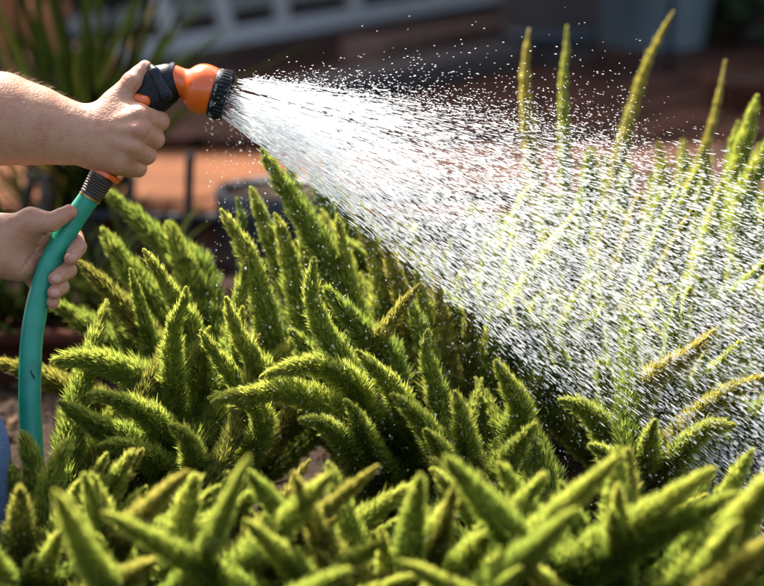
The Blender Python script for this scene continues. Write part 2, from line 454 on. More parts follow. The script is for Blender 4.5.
M['deck'] = brick_mat('deck_boards', (0.085, 0.036, 0.022), (0.048, 0.021, 0.014), (0.006, 0.004, 0.003), 1.0, rot=(0, 0, -0.97), bw=2.4, rh=0.145, ms=0.012, rough=0.6)
M['grey_metal'] = pmat('grey_painted_metal', (0.56, 0.51, 0.46), (0.48, 0.44, 0.40), 14, 0.5)
M['galv'] = pmat('galvanised_steel', (0.15, 0.18, 0.18), (0.10, 0.125, 0.13), 12, 0.5)
M['charcoal'] = pmat('charcoal_paint', (0.012, 0.012, 0.014), (0.02, 0.02, 0.022), 8, 0.7)
M['black_metal'] = pmat('black_metal', (0.014, 0.016, 0.022), (0.022, 0.024, 0.03), 20, 0.45)
M['black_pot'] = pmat('black_nursery_plastic', (0.016, 0.018, 0.024), (0.028, 0.03, 0.036), 20, 0.5)
M['brown_wood'] = pmat('dark_brown_oak', (0.05, 0.032, 0.024), (0.03, 0.02, 0.016), 12, 0.7, bump=0.4)
M['sleeper'] = pmat('weathered_sleeper', (0.17, 0.09, 0.06), (0.09, 0.05, 0.035), 9, 0.85, bump=0.5, spec=0.15)
M['white_glaze'] = pmat('white_glaze', (0.72, 0.70, 0.66), (0.60, 0.58, 0.54), 10, 0.35)
M['roof'] = pmat('roof_sheet', (0.10, 0.10, 0.11), (0.08, 0.08, 0.085), 4, 0.6)
M['wall'] = pmat('dark_render_wall', (0.05, 0.045, 0.042), (0.035, 0.032, 0.03), 3, 0.9, bump=0.2)
M['grass'] = pmat('ground_turf', (0.03, 0.05, 0.012), (0.06, 0.06, 0.022), 3, 0.95, bump=0.6)
M['fence'] = pmat('weathered_fence_board', (0.14, 0.10, 0.075), (0.08, 0.06, 0.045), 5, 0.9, bump=0.4)

# ------------------------------------------------------------------ ground, path, terrace
TZ = 0.10                                     # terrace level
TY = float(G(300, 205, TZ)[1])                # front edge of the terrace
mb = MB(); mb.box((0, 20, -0.10), (120, 120, 0.12)); tag(mb.build('ground', M['grass'], None, False), kind='structure')
mb = MB(); mb.box((0, (0.98 + TY) / 2, -0.017), (12, TY - 0.98, 0.03)); tag(mb.build('path', M['pavers'], None, False), kind='structure')
mb = MB(); mb.box((0, TY + 5.03, TZ / 2 - 0.03), (12, 10, TZ - 0.03), bev=0.002); tag(mb.build('terrace_base', M['step_face'], None, False), kind='structure')
mb = MB(); mb.box((0, TY + 4.99, TZ - 0.0175), (12, 10.04, 0.035), bev=0.012); tag(mb.build('terrace', M['tiles'], None, False), kind='structure')

# soil of the bed: an uneven sheet
nx, ny = 150, 130
gx = np.linspace(-2.4, 2.4, nx); gy = np.linspace(-2.2, 0.98, ny)
sv = np.array([(x, y, 0.0) for y in gy for x in gx])
for i, (x, y, z) in enumerate(sv):
    h = 0.018 * noise.fractal(Vector((x * 4, y * 4, 0)), 1.0, 2.0, 4) + 0.006 * noise.noise(Vector((x * 40, y * 40, 3)))
    edge = min(1.0, (0.98 - y) / 0.12)
    sv[i][2] = h * edge - 0.004 - 0.02 * (1 - edge)
sf = np.array([(j * nx + i, j * nx + i + 1, (j + 1) * nx + i + 1, (j + 1) * nx + i) for j in range(ny - 1) for i in range(nx - 1)])
soil = link_mesh('garden_bed_soil', np_mesh('garden_bed_soil', sv, sf, 4), M['soil']); tag(soil, kind='structure')

def set_attr(me, name, vals):
    a = me.attributes.new(name, 'FLOAT_COLOR', 'POINT')
    buf = np.zeros((len(me.vertices), 4), np.float32); buf[:, 3] = 1
    buf[:, :vals.shape[1]] = vals
    a.data.foreach_set('color', buf.ravel())

# bark chips and fallen bits on the soil (nobody could count them)
n = 16000
cx = RNG.uniform(-1.3, 1.5, n); cy = RNG.uniform(-0.9, 0.95, n)
cz = np.array([0.018 * noise.fractal(Vector((x * 4, y * 4, 0)), 1.0, 2.0, 4) for x, y in zip(cx, cy)]) + RNG.uniform(0, 0.006, n)
L = 0.003 + 0.02 * RNG.uniform(0, 1, n) ** 2.2; W = L * RNG.uniform(0.15, 0.6, n); T = RNG.uniform(0.001, 0.004, n)
az = RNG.uniform(0, 2 * PI, n); ti = RNG.normal(0, 0.35, n)
u = np.stack([np.cos(az) * np.cos(ti), np.sin(az) * np.cos(ti), np.sin(ti)], -1)
vv = np.stack([-np.sin(az), np.cos(az), RNG.normal(0, 0.3, n)], -1); ww = np.cross(u, vv)
cen = np.stack([cx, cy, cz], -1)
cv = np.stack([cen + sx * u * L[:, None] / 2 * (1 if sx < 0 else 0.8) + sy * vv * W[:, None] / 2 + sz * ww * T[:, None] / 2 for sz in (-1, 1) for sy in (-1, 1) for sx in (-1, 1)], 1).reshape(-1, 3)
base = (np.arange(n) * 8)[:, None, None]
cf = (base + np.array([(0, 2, 3, 1), (4, 5, 7, 6), (0, 1, 5, 4), (2, 6, 7, 3), (0, 4, 6, 2), (1, 3, 7, 5)])[None]).reshape(-1, 4)
me = np_mesh('bark_mulch', cv, cf, 4); set_attr(me, 'leaf', np.repeat(RNG.uniform(0, 1, n), 8)[:, None])
tag(link_mesh('bark_mulch', me, M['mulch'], None, False), 'dark brown bark chips scattered over the damp soil', 'mulch', kind='stuff')

# ------------------------------------------------------------------ foxtail ferns
def plume_mesh(path, width, count, young=0.0, tipc=0.55, needle=1.0):
    """path base->tip, width = greatest radius; a stem crowded with fine needles"""
    n = 60
    pth = resample(path, n)
    Ltot = np.linalg.norm(np.diff(pth, axis=0), axis=1).sum()
    T = np.gradient(pth, axis=0); T /= np.linalg.norm(T, axis=1)[:, None]
    s = 1 - RNG.uniform(0, 1, count) ** 0.95 * 0.93
    fi = s * (n - 1); i0 = np.clip(fi.astype(int), 0, n - 2); t = (fi - i0)[:, None]
    c = pth[i0] * (1 - t) + pth[i0 + 1] * t
    tan = T[i0] * (1 - t) + T[i0 + 1] * t; tan /= np.linalg.norm(tan, axis=1)[:, None]
    prof = np.interp(s, [0.0, 0.06, 0.2, 0.4, 0.65, 0.85, 0.95, 1.0], [0.3, 0.65, 1.0, 1.0, 0.80, 0.50, 0.28, 0.06])
    # whorls: clumps along the stem so that the outline is uneven
    lump = 1 + 0.16 * np.sin(s * Ltot / 0.013 * 2 * PI + RNG.uniform(0, 6)) + 0.10 * np.sin(s * Ltot / 0.031 * 2 * PI + RNG.uniform(0, 6))
    R = width * prof * lump
    rv = RNG.normal(size=(count, 3)); out = rv - tan * np.sum(rv * tan, 1)[:, None]; out /= np.linalg.norm(out, axis=1)[:, None]
    al = np.interp(s, [0, 0.5, 0.85, 1.0], [0.30, 0.42, 0.62, 1.1]) + RNG.normal(0, 0.24, count)
    d = out * np.cos(al)[:, None] + tan * np.sin(al)[:, None]
    d += RNG.normal(0, 0.16, (count, 3)); d /= np.linalg.norm(d, axis=1)[:, None]
    ln = np.clip(R / np.clip(np.cos(al), 0.45, 1) * RNG.uniform(0.72, 1.08, count), 0.0025, width * 1.9)
    sh = RNG.uniform(0.0, 1.0, count) ** 0.8 * 0.60
    start = c + out * (R * sh)[:, None]
    ln = np.clip(ln * (1.06 - sh) * np.where(RNG.uniform(0, 1, count) < 0.12, 1.25, 1.0), 0.0022, 0.018)
    side = np.cross(d, RNG.normal(size=(count, 3))); side /= np.linalg.norm(side, axis=1)[:, None]
    hw = (RNG.uniform(0.00036, 0.00066, count) * needle)[:, None]
    bend = (tan * 0.18 + np.array([0, 0, 0.05]))
    mid = start + d * (ln * 0.55)[:, None]
    tip = start + (d + bend) * ln[:, None]
    v = np.stack([start, mid - side * hw, tip, mid + side * hw], 1).reshape(-1, 3)
    f = (np.arange(count) * 4)[:, None] + np.array([0, 1, 2, 3])[None]
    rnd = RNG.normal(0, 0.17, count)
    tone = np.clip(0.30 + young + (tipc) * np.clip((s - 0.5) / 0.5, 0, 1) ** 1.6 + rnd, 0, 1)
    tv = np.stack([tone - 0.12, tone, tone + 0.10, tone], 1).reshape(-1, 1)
    # stem
    m = 6; sp = pth[::3]; st = T[::3]; k = len(sp)
    a = np.arange(m) * 2 * PI / m
    ref = np.cross(st, np.array([0.3, 0.5, 0.8])); ref /= np.linalg.norm(ref, axis=1)[:, None]; b2 = np.cross(st, ref)
    rr = np.linspace(0.0022, 0.0008, k)[:, None, None]
    svx = (sp[:, None, :] + rr * (np.cos(a)[None, :, None] * ref[:, None, :] + np.sin(a)[None, :, None] * b2[:, None, :])).reshape(-1, 3)
    o = len(v)
    sfx = np.array([(o + i * m + j, o + i * m + (j + 1) % m, o + (i + 1) * m + (j + 1) % m, o + (i + 1) * m + j) for i in range(k - 1) for j in range(m)])
    me = np_mesh('plume', np.vstack([v, svx]), np.vstack([f, sfx]), 4)
    set_attr(me, 'leaf', np.clip(np.vstack([tv, np.full((len(svx), 1), 0.25)]), 0, 1))
    return me

# plants: crown px on the soil, label
PL = {
 'A': (205, 520, 'low spreading foxtail fern behind the green hose, beneath the two hands'),
 'B': (385, 508, 'tall upright foxtail fern in the middle, just left of where the spray falls'),
 'E': (470, 520, 'foxtail fern with short plumes under the lower edge of the water spray'),
 'C': (640, 505, 'foxtail fern on the right with yellow green plumes leaning out of the spray'),
 'D': (575, 425, 'foxtail fern with thin brown tipped spires rising behind the top of the spray'),
 'G': (690, 372, 'foxtail fern furthest back on the right, seen only through the spray'),
 'H': (150, 640, 'foxtail fern nearest the camera on the left, under the hose'),
 'I': (395, 645, 'foxtail fern nearest the camera in the middle of the bed'),
 'J': (625, 640, 'foxtail fern nearest the camera on the right, beneath the falling drops'),
 'K': (20, 600, 'foxtail fern nearest the left edge, in front of the kneeling jeans'),
 'F': (770, 455, 'foxtail fern at the right end of the bed with broad green plumes'),
}
FERN = {}
for k, (x, y, lab) in PL.items():
    g = G(x, y, 0.0)
    FERN[k] = (thing('foxtail_fern', lab, 'fern', (g[0], g[1], 0.0), 'foxtail ferns in the garden bed'), g)

BEADS = []
def plume(plant, pts, d, wpx, young=0.0, tipc=0.45, dens=1.0, olive=False):
    """pts: photo pixels tip -> base; d = depth of the tip"""
    root, g = FERN[plant]
    cr = g + np.array([RNG.normal(0, 0.02), RNG.normal(0, 0.02), 0.0])
    dc = float((cr - CAM) @ FWD)
    cpx = to_px(cr)
    tot = len(pts)
    full = [np.array(p, float) for p in pts]
    seg = [0.0]
    allp = full + [cpx[:2]]
    for a, b in zip(allp[:-1], allp[1:]): seg.append(seg[-1] + np.linalg.norm(b - a))
    wpts = []
    for p, s in zip(full, seg[:-1]):
        f = s / seg[-1]
        wpts.append(P(p[0], p[1], d * (1 - f ** 1.5) + dc * f ** 1.5))
    wpts.append(cr)
    path = catmull(wpts[::-1], 80)
    Lw = np.linalg.norm(np.diff(path, axis=0), axis=1).sum()
    wd = wpx * 1.36 / 2.0 * d / FPX
    cnt = int(min(15000, 11000 * dens * Lw / 0.3 * (wd / 0.014) ** 0.8))
    me = plume_mesh(path, wd, cnt, young, tipc)
    if plant in 'BECD':
        bv = np.zeros(len(me.vertices) * 3, np.float32); me.vertices.foreach_get('co', bv)
        bv = bv.reshape(-1, 3)[2:cnt * 4:4]; BEADS.append(bv[RNG.integers(0, len(bv), 130)].astype(float))
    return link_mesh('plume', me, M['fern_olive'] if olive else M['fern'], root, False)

T_ = [
 # left plant
 ('A', [(104, 189), (132, 214), (162, 243), (205, 290)], 2.26, 32, -0.08, 0.15),
 ('A', [(168, 222), (178, 250), (188, 300)], 2.22, 34, 0.0, 0.25),
 ('A', [(193, 246), (203, 275), (212, 330)], 2.28, 26, -0.06, 0.2),
 ('A', [(103, 230), (122, 260), (145, 290), (180, 345)], 2.2, 34, -0.04, 0.25),
 ('A', [(144, 250), (156, 268), (172, 296), (196, 350)], 2.06, 24, 0.14, 0.4),
 ('A', [(186, 288), (184, 302), (174, 326), (172, 372)], 1.99, 25, 0.08, 0.35),
 ('A', [(226, 298), (236, 330), (252, 356), (262, 392)], 2.01, 26, 0.2, 0.4),
 ('A', [(201, 331), (214, 352), (232, 376), (246, 410)], 1.99, 24, 0.1, 0.35),
 ('A', [(80, 262), (104, 286), (130, 316), (164, 362)], 2.12, 28, 0.08, 0.25, 1.0, True),
 ('A', [(50, 301), (84, 322), (118, 350), (146, 385)], 2.2, 30, -0.04, 0.2),
 ('A', [(52, 361), (84, 359), (118, 368), (162, 398)], 2.02, 34, 0.12, 0.3),
 ('A', [(-6, 360), (34, 374), (74, 390), (120, 420)], 2.14, 27, 0.15, 0.3, 1.0, True),
 ('A', [(88, 394), (120, 402), (160, 428)], 1.93, 30, 0.1, 0.3),
 ('A', [(210, 398), (236, 398), (262, 415), (250, 450)], 1.93, 28, 0.2, 0.3),
 ('A', [(60, 402), (95, 425), (140, 450)], 1.95, 30, 0.0, 0.3),
 ('A', [(100, 445), (130, 448), (165, 470)], 1.9, 30, 0.05, 0.35),
 ('A', [(170, 425), (188, 440), (200, 480)], 1.9, 30, 0.08, 0.35),
 ('A', [(120, 330), (150, 350), (180, 400)], 2.15, 30, -0.1, 0.2),
 ('A', [(215, 350), (222, 385), (218, 440)], 2.1, 30, -0.08, 0.2),
 # middle plant
 ('B', [(221, 210), (234, 230), (248, 254), (262, 300), (285, 370)], 2.12, 27, 0.06, 0.45),
 ('B', [(237, 199), (242, 220), (254, 280)], 2.3, 18, -0.1, 0.15),
 ('B', [(251, 188), (260, 212), (278, 258), (310, 340)], 2.22, 26, -0.02, 0.35),
 ('B', [(275, 214), (284, 240), (296, 290), (320, 370)], 2.16, 27, 0.04, 0.35),
 ('B', [(262, 150), (276, 174), (300, 212), (332, 268), (360, 350)], 2.16, 31, -0.06, 0.2),
 ('B', [(302, 222), (306, 250), (316, 300), (345, 390)], 2.2, 28, -0.02, 0.3),
 ('B', [(314, 258), (311, 290), (321, 326), (348, 368), (378, 420)], 2.0, 28, 0.06, 0.35),
 ('B', [(325, 287), (342, 308), (362, 332), (392, 372)], 2.07, 31, -0.06, 0.2),
 ('B', [(357, 351), (372, 366), (392, 388), (410, 430)], 1.98, 27, 0.1, 0.4),
 ('B', [(352, 196), (372, 240), (390, 290), (402, 370)], 2.2, 30, 0.08, 0.25, 1.0, True),
 ('B', [(312, 172), (330, 215), (352, 280), (380, 380)], 2.3, 32, -0.1, 0.1),
 ('B', [(288, 165), (300, 205), (325, 270), (360, 360)], 2.34, 30, -0.12, 0.1),
 ('B', [(336, 185), (350, 235), (368, 300), (390, 390)], 2.3, 30, -0.08, 0.15),
 ('B', [(398, 215), (408, 262), (412, 320), (405, 400)], 2.24, 32, 0.06, 0.25, 1.0, True),
 ('B', [(262, 376), (290, 368), (322, 366), (360, 400)], 1.95, 29, 0.18, 0.3),
 ('B', [(212, 402), (250, 394), (300, 394), (350, 430)], 1.92, 30, 0.2, 0.3),
 ('B', [(290, 330), (310, 352), (340, 400)], 2.08, 28, -0.05, 0.2),
 ('B', [(300, 420), (325, 425), (355, 455)], 1.9, 30, 0.06, 0.35),
 ('B', [(345, 400), (358, 420), (375, 460)], 1.93, 28, 0.02, 0.35),
 # lower edge of spray
 ('E', [(428, 330), (426, 352), (436, 390), (452, 440)], 2.0, 24, 0.04, 0.35),
 ('E', [(432, 246), (440, 290), (446, 350)], 2.2, 32, 0.0, 0.2, 1.0, True),
 ('E', [(462, 272), (466, 310), (466, 370)], 2.18, 30, -0.04, 0.2),
 ('E', [(496, 361), (508, 384), (520, 412), (505, 460)], 1.97, 30, 0.1, 0.4),
 ('E', [(455, 392), (462, 420), (466, 460)], 1.95, 28, 0.15, 0.4),
 ('E', [(500, 300), (496, 340), (486, 400)], 2.2, 30, -0.08, 0.2),
 ('E', [(392, 395), (412, 412), (440, 450)], 1.93, 28, 0.05, 0.35),
 ('E', [(540, 330), (530, 370), (510, 420)], 2.2, 30, -0.06, 0.2),
 ('E', [(425, 430), (440, 450), (455, 480)], 1.9, 28, 0.08, 0.35),
 ('E', [(535, 425), (520, 445), (500, 480)], 1.9, 30, 0.06, 0.35),
 ('E', [(410, 300), (425, 345), (445, 410)], 2.12, 28, -0.05, 0.2),
 # right plant
 ('C', [(718, 329), (690, 354), (650, 382), (630, 430)], 1.97, 27, 0.35, 0.4, 1.0, True),
 ('C', [(746, 338), (720, 366), (690, 400), (660, 440)], 2.05, 22, 0.12, 0.35),
 ('C', [(775, 374), (728, 394), (690, 425)], 1.95, 25, 0.3, 0.35, 1.0, True),
 ('C', [(600, 360), (612, 400), (630, 450)], 2.06, 30, -0.02, 0.25),
 ('C', [(560, 400), (588, 412), (615, 450)], 1.96, 30, 0.1, 0.35),
 ('C', [(650, 290), (648, 340), (642, 420)], 2.25, 32, 0.0, 0.25),
 ('C', [(690, 270), (676, 320), (656, 410)], 2.28, 30, 0.05, 0.25),
 ('C', [(600, 270), (612, 330), (630, 410)], 2.3, 32, -0.05, 0.25),
 ('C', [(735, 425), (705, 430), (675, 460)], 1.92, 29, 0.15, 0.35),
 ('C', [(655, 420), (650, 440), (645, 470)], 1.9, 28, 0.1, 0.35),
 ('C', [(590, 445), (605, 455), (625, 480)], 1.88, 29, 0.05, 0.35),
 # spires behind
 ('D', [(529, 30), (526, 55), (525, 90), (532, 160), (550, 260)], 2.5, 15, 0.45, 0.45, 0.8, True),
 ('D', [(567, 27), (566, 50), (563, 90), (565, 200)], 2.52, 13, 0.2, 0.4, 0.8),
 ('D', [(673, 12), (658, 40), (638, 90), (605, 220)], 2.52, 14, 0.3, 0.4, 0.8, True),
 ('D', [(725, 62), (719, 95), (700, 160), (640, 290)], 2.5, 12, 0.3, 0.5, 0.8, True),
 ('D', [(545, 190), (552, 250), (565, 340)], 2.45, 30, -0.05, 0.2),
 ('D', [(590, 150), (588, 220), (582, 320)], 2.45, 30, 0.0, 0.2),
 ('D', [(630, 165), (615, 230), (595, 330)], 2.45, 28, 0.0, 0.2),
 ('D', [(500, 215), (515, 270), (545, 350)], 2.4, 28, -0.05, 0.2),
 ('D', [(665, 190), (640, 260), (605, 350)], 2.42, 30, 0.05, 0.2),
 ('D', [(470, 205), (492, 260), (535, 350)], 2.42, 28, -0.05, 0.2),
 # far right
 ('F', [(757, 96), (748, 130), (738, 180), (745, 300)], 2.32, 28, 0.12, 0.3),
 ('F', [(778, 130), (758, 165), (742, 210), (750, 320)], 2.3, 30, 0.15, 0.3),
 ('F', [(738, 122), (732, 160), (730, 220), (745, 330)], 2.4, 22, 0.0, 0.3),
 ('F', [(700, 200), (715, 250), (745, 350)], 2.36, 30, 0.05, 0.25),
 ('F', [(790, 220), (775, 270), (768, 360)], 2.2, 32, 0.15, 0.25),
 ('F', [(730, 260), (742, 310), (760, 390)], 2.25, 30, 0.05, 0.25),
 ('F', [(815, 300), (790, 340), (775, 400)], 2.1, 30, 0.1, 0.3),
 ('F', [(715, 385), (735, 405), (760, 430)], 2.08, 28, 0.1, 0.3),
 ('F', [(830, 180), (800, 230), (775, 340)], 2.35, 30, 0.05, 0.25),
]
T_ += [('K', [(22, 432), (30, 455), (36, 500)], 1.9, 28, 0.05, 0.35), ('K', [(-10, 440), (5, 470), (12, 510)], 1.88, 28, 0.1, 0.3), ('K', [(70, 440), (55, 470), (45, 520)], 1.86, 28, 0.1, 0.4)]
for a in T_:
    plume(a[0], a[1], a[2], a[3], *a[4:])
# fuller crowns: shorter inner plumes of each plant
SKY = ([-50, 0, 50, 100, 150, 195, 222, 245, 262, 300, 400, 450, 520, 600, 700, 830], [390, 370, 330, 235, 260, 285, 330, 245, 185, 175, 205, 200, 150, 130, 120, 120])
for k, cnt in (('A', 9), ('B', 26), ('E', 22), ('C', 20), ('D', 34), ('F', 30), ('G', 40), ('H', 34), ('I', 36), ('J', 36), ('K', 34)):
    g = FERN[k][1]
    made = 0; tries = 0
    while made < cnt and tries < 400:
        tries += 1
        az = RNG.uniform(0, 2 * PI); el = RNG.uniform(0.55, 1.4) if k not in 'HIJK' else RNG.uniform(0.35, 1.35); Ln = RNG.uniform(0.18, 0.40) * (1.25 if k in 'DG' else 1)
        dr = np.array([math.cos(az) * math.cos(el), math.sin(az) * math.cos(el), math.sin(el)])
        tipw = g + dr * Ln + np.array([0, 0, 0.02])
        q = to_px(tipw)
        if q[1] < np.interp(q[0], *SKY) + 18 or q[0] < -30: continue
        if k in 'BE' and (q[2] < 2.13 or el < 0.8): continue
        if q[2] < 2.04 and (q[1] < 448 or (q[0] < 75 and q[1] < 475)): continue
        mid = g + dr * Ln * 0.55 + np.array([0, 0, -0.012 + 0.02 * math.sin(el)])
        st = g + np.array([RNG.normal(0, 0.03), RNG.normal(0, 0.03), 0])
        path = catmull([st, mid, tipw], 60)
        wd = RNG.uniform(0.0115, 0.0200)
        ol = RNG.uniform() < 0.22
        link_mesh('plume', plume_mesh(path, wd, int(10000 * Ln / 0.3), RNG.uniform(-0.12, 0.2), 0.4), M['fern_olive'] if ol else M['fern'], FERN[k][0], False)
        made += 1

# ------------------------------------------------------------------ person
NV = FWD.copy()
hx = lambda a: H(*a)
prims_core = []      # body, arms, palms blended together
def cap(a, b, ra, rb, k=0.012, f=None, n=None):
    a = np.asarray(a, float); b = np.asarray(b, float)
    return (a, b, ra, rb, k, (NV if n is None else n) if f is not None else None, f or 1.0)

# right arm and hand (back of the hand towards the camera)
R_sh = np.array([-0.66, -0.13, 0.70]); L_sh = np.array([-0.68, 0.20, 0.64])
R_el = H(-150, 112, -4); L_el = H(-190, 236, 20)
core = [
 cap(R_sh, R_el, 0.050, 0.043, 0.03), cap(R_el, H(0, 119, -4), 0.043, 0.0445, 0.02, 0.88),
 cap(H(0, 119, -4), H(34, 125.5, -5), 0.0445, 0.0378, 0.01, 0.85), cap(H(34, 125.5, -5), H(66, 132.5, -5), 0.0378, 0.0300, 0.01, 0.80), cap(H(66, 132.5, -5), H(90, 137, -6), 0.0300, 0.0262, 0.01, 0.72),
 # metacarpals
 cap(H(90, 128, -6), H(139, 115, -13), 0.0135, 0.0110, 0.012), cap(H(90, 135, -7), H(138, 130, -17), 0.0145, 0.0118, 0.012),
 cap(H(90, 143, -7), H(131, 147, -15), 0.0145, 0.0115, 0.012), cap(H(90, 150, -5), H(122, 162, -9), 0.0140, 0.0118, 0.012),
 cap(H(96, 156, 2), H(118, 164, 6), 0.0120, 0.0115, 0.012),                                  # heel of the hand
 cap(H(95, 124, 0), H(116, 103, 2), 0.0150, 0.0135, 0.014),                                  # thumb base
 cap(H(112, 112, -4), H(132, 110, -4), 0.0095, 0.0075, 0.012),                                 # web
 # tendons and knuckles
 cap(H(104, 131, -19), H(137, 129, -27), 0.0034, 0.0038, 0.007), cap(H(104, 126, -17), H(138, 115, -22.5), 0.0032, 0.0036, 0.007), cap(H(104, 138, -19), H(130, 146, -25), 0.0032, 0.0036, 0.007),
 cap(H(139, 114, -20), H(141, 115, -20), 0.0052, 0.005, 0.006), cap(H(138, 130, -25), H(141, 131, -24), 0.0055, 0.005, 0.006), cap(H(131, 147, -22), H(134, 148, -21), 0.005, 0.005, 0.006),
 # left arm and hand (palm towards the camera)
 cap(L_sh, L_el, 0.048, 0.042, 0.03), cap(L_el, H(-70, 240, 14), 0.042, 0.038, 0.02, 0.85), cap(H(-70, 240, 14), H(-16, 244, 12), 0.038, 0.0290, 0.012, 0.72), cap(H(-16, 244, 12), H(2, 245, 12), 0.0290, 0.0285, 0.012, 0.70),
 cap(H(-4, 238, 12), H(44, 238, 25), 0.0155, 0.0115, 0.012), cap(H(-4, 246, 14), H(40, 252, 27), 0.0160, 0.0115, 0.012),
 cap(H(-4, 253, 14), H(35, 264, 27), 0.0160, 0.0110, 0.012), cap(H(-2, 259, 12), H(28, 270, 24), 0.0155, 0.0105, 0.012),
 cap(H(4, 258, 4), H(20, 266, 10), 0.0130, 0.0120, 0.014),                                     # hypothenar
 cap(H(6, 236, 4), H(31, 221, -3), 0.0185, 0.0125, 0.014),                                     # thenar
 cap(H(30, 226, 2), H(44, 234, 14), 0.010, 0.009, 0.012),                                      # web
 # trunk, neck, head
 cap((-0.84, 0.03, 0.24), (-0.76, 0.03, 0.44), 0.125, 0.115, 0.05), cap((-0.76, 0.03, 0.44), (-0.70, 0.035, 0.60), 0.115, 0.120, 0.05),
 cap(R_sh, L_sh, 0.058, 0.056, 0.05), cap((-0.68, 0.035, 0.66), (-0.635, 0.035, 0.80), 0.058, 0.052, 0.03),
 cap((-0.615, 0.035, 0.905), (-0.585, 0.035, 0.875), 0.084, 0.078, 0.03), cap((-0.56, 0.035, 0.84), (-0.545, 0.035, 0.80), 0.058, 0.034, 0.03),
 cap((-0.515, 0.035, 0.885), (-0.492, 0.035, 0.846), 0.011, 0.014, 0.012),                         # nose
 cap((-0.515, 0.017, 0.823), (-0.515, 0.053, 0.823), 0.008, 0.008, 0.008),                         # lips
 cap((-0.62, -0.048, 0.875), (-0.612, -0.05, 0.85), 0.014, 0.011, 0.006), cap((-0.62, 0.118, 0.875), (-0.612, 0.12, 0.85), 0.014, 0.011, 0.006),
 cap((-0.522, -0.002, 0.905), (-0.516, 0.014, 0.906), 0.010, 0.008, 0.010), cap((-0.522, 0.072, 0.905), (-0.516, 0.056, 0.906), 0.010, 0.008, 0.010),
 # legs, folded under
 cap((-0.83, -0.05, 0.24), (-0.416, -0.15, 0.150), 0.078, 0.056, 0.03), cap((-0.83, 0.11, 0.24), (-0.50, 0.20, 0.145), 0.078, 0.056, 0.03),
 cap((-0.416, -0.15, 0.10), (-0.80, -0.12, 0.055), 0.050, 0.034, 0.02), cap((-0.50, 0.20, 0.10), (-0.80, 0.17, 0.055), 0.050, 0.034, 0.02),
]
def finger(pts, rads):
    ps = [H(*p) for p in pts]; out = []
    for a, b, ra, rb in zip(ps[:-1], ps[1:], rads[:-1], rads[1:]):
        # each phalanx a little waisted between its joints
        m = (a + b) / 2
        out += [cap(a, m, ra, (ra + rb) / 2 * 0.955, 0.0035), cap(m, b, (ra + rb) / 2 * 0.955, rb, 0.0035)]
    return out
R_f = [
 finger([(139, 115, -13), (159.5, 121.5, 4), (155, 124, 28), (136, 122, 36)], [0.0105, 0.0096, 0.0082, 0.0070]),
 finger([(138, 130, -17), (154.5, 139, 2), (148, 143, 28), (124, 141, 36)], [0.0108, 0.0098, 0.0084, 0.0072]),
 finger([(131, 147, -15), (146.5, 155, 3), (138, 158, 28), (114, 156, 36)], [0.0104, 0.0094, 0.0082, 0.0070]),
 finger([(122, 162, -9), (138, 168.5, 5), (130, 170, 27), (110, 167, 34)], [0.0098, 0.0084, 0.0074, 0.0064]),
]
R_th = finger([(116, 103, 2), (132.5, 82, 2), (145, 67.5, 5)], [0.0128, 0.0102, 0.0072]) + [cap(H(131, 82, -3), H(134, 81, -3), 0.0068, 0.0066, 0.006)]
L_f = [
 finger([(44, 238, 25), (74, 238, 30), (78, 247, 10), (71, 258.5, -5)], [0.0112, 0.0092, 0.0082, 0.0071]),
 finger([(40, 252, 27), (63, 261, 33), (68, 270, 10), (55.5, 278.5, -6)], [0.0112, 0.0092, 0.0083, 0.0073]),
 finger([(35, 264, 27), (56, 280, 33), (61, 286.5, 10), (54, 292.5, -5)], [0.0106, 0.0088, 0.0078, 0.0068]),
 finger([(28, 270, 24), (44, 293, 31), (52, 299, 12), (53, 303, 1)], [0.0096, 0.0078, 0.0068, 0.0060]),
]
L_th = finger([(31, 221, -3), (52, 222, -7), (69.5, 212, -6)], [0.0124, 0.0094, 0.0076])

def axis_grid(lo, f0, f1, hi, fine, coarse_max):
    a = list(np.arange(f0, f1, fine))
    s = fine; x = a[-1]
    while x < hi:
        s = min(s * 1.35, coarse_max); x += s; a.append(x)
    s = fine; x = f0; pre = []
    while x > lo:
        s = min(s * 1.35, coarse_max); x -= s; pre.append(x)
    return np.array(pre[::-1] + a)

lo_f = H(-12, 320, 0); hi_f = H(180, 50, 0)
FI = 0.00105
fx = axis_grid(-1.02, float(lo_f[0]), float(hi_f[0]), -0.19, FI, 0.012)
fy = axis_grid(-0.30, -0.06, 0.115, 0.36, FI, 0.014)
fz = axis_grid(-0.02, 0.235, 0.520, 1.03, FI, 0.014)
F = Field(fx, fy, fz)
F.group(core, 0.01)
fing = Field(fx, fy, fz)
for f_ in R_f + L_f: fing.group(f_, 0.0016)
F.v = smin(F.v, fing.v, 0.0042)
F.group(R_th, 0.007); F.group(L_th, 0.007)
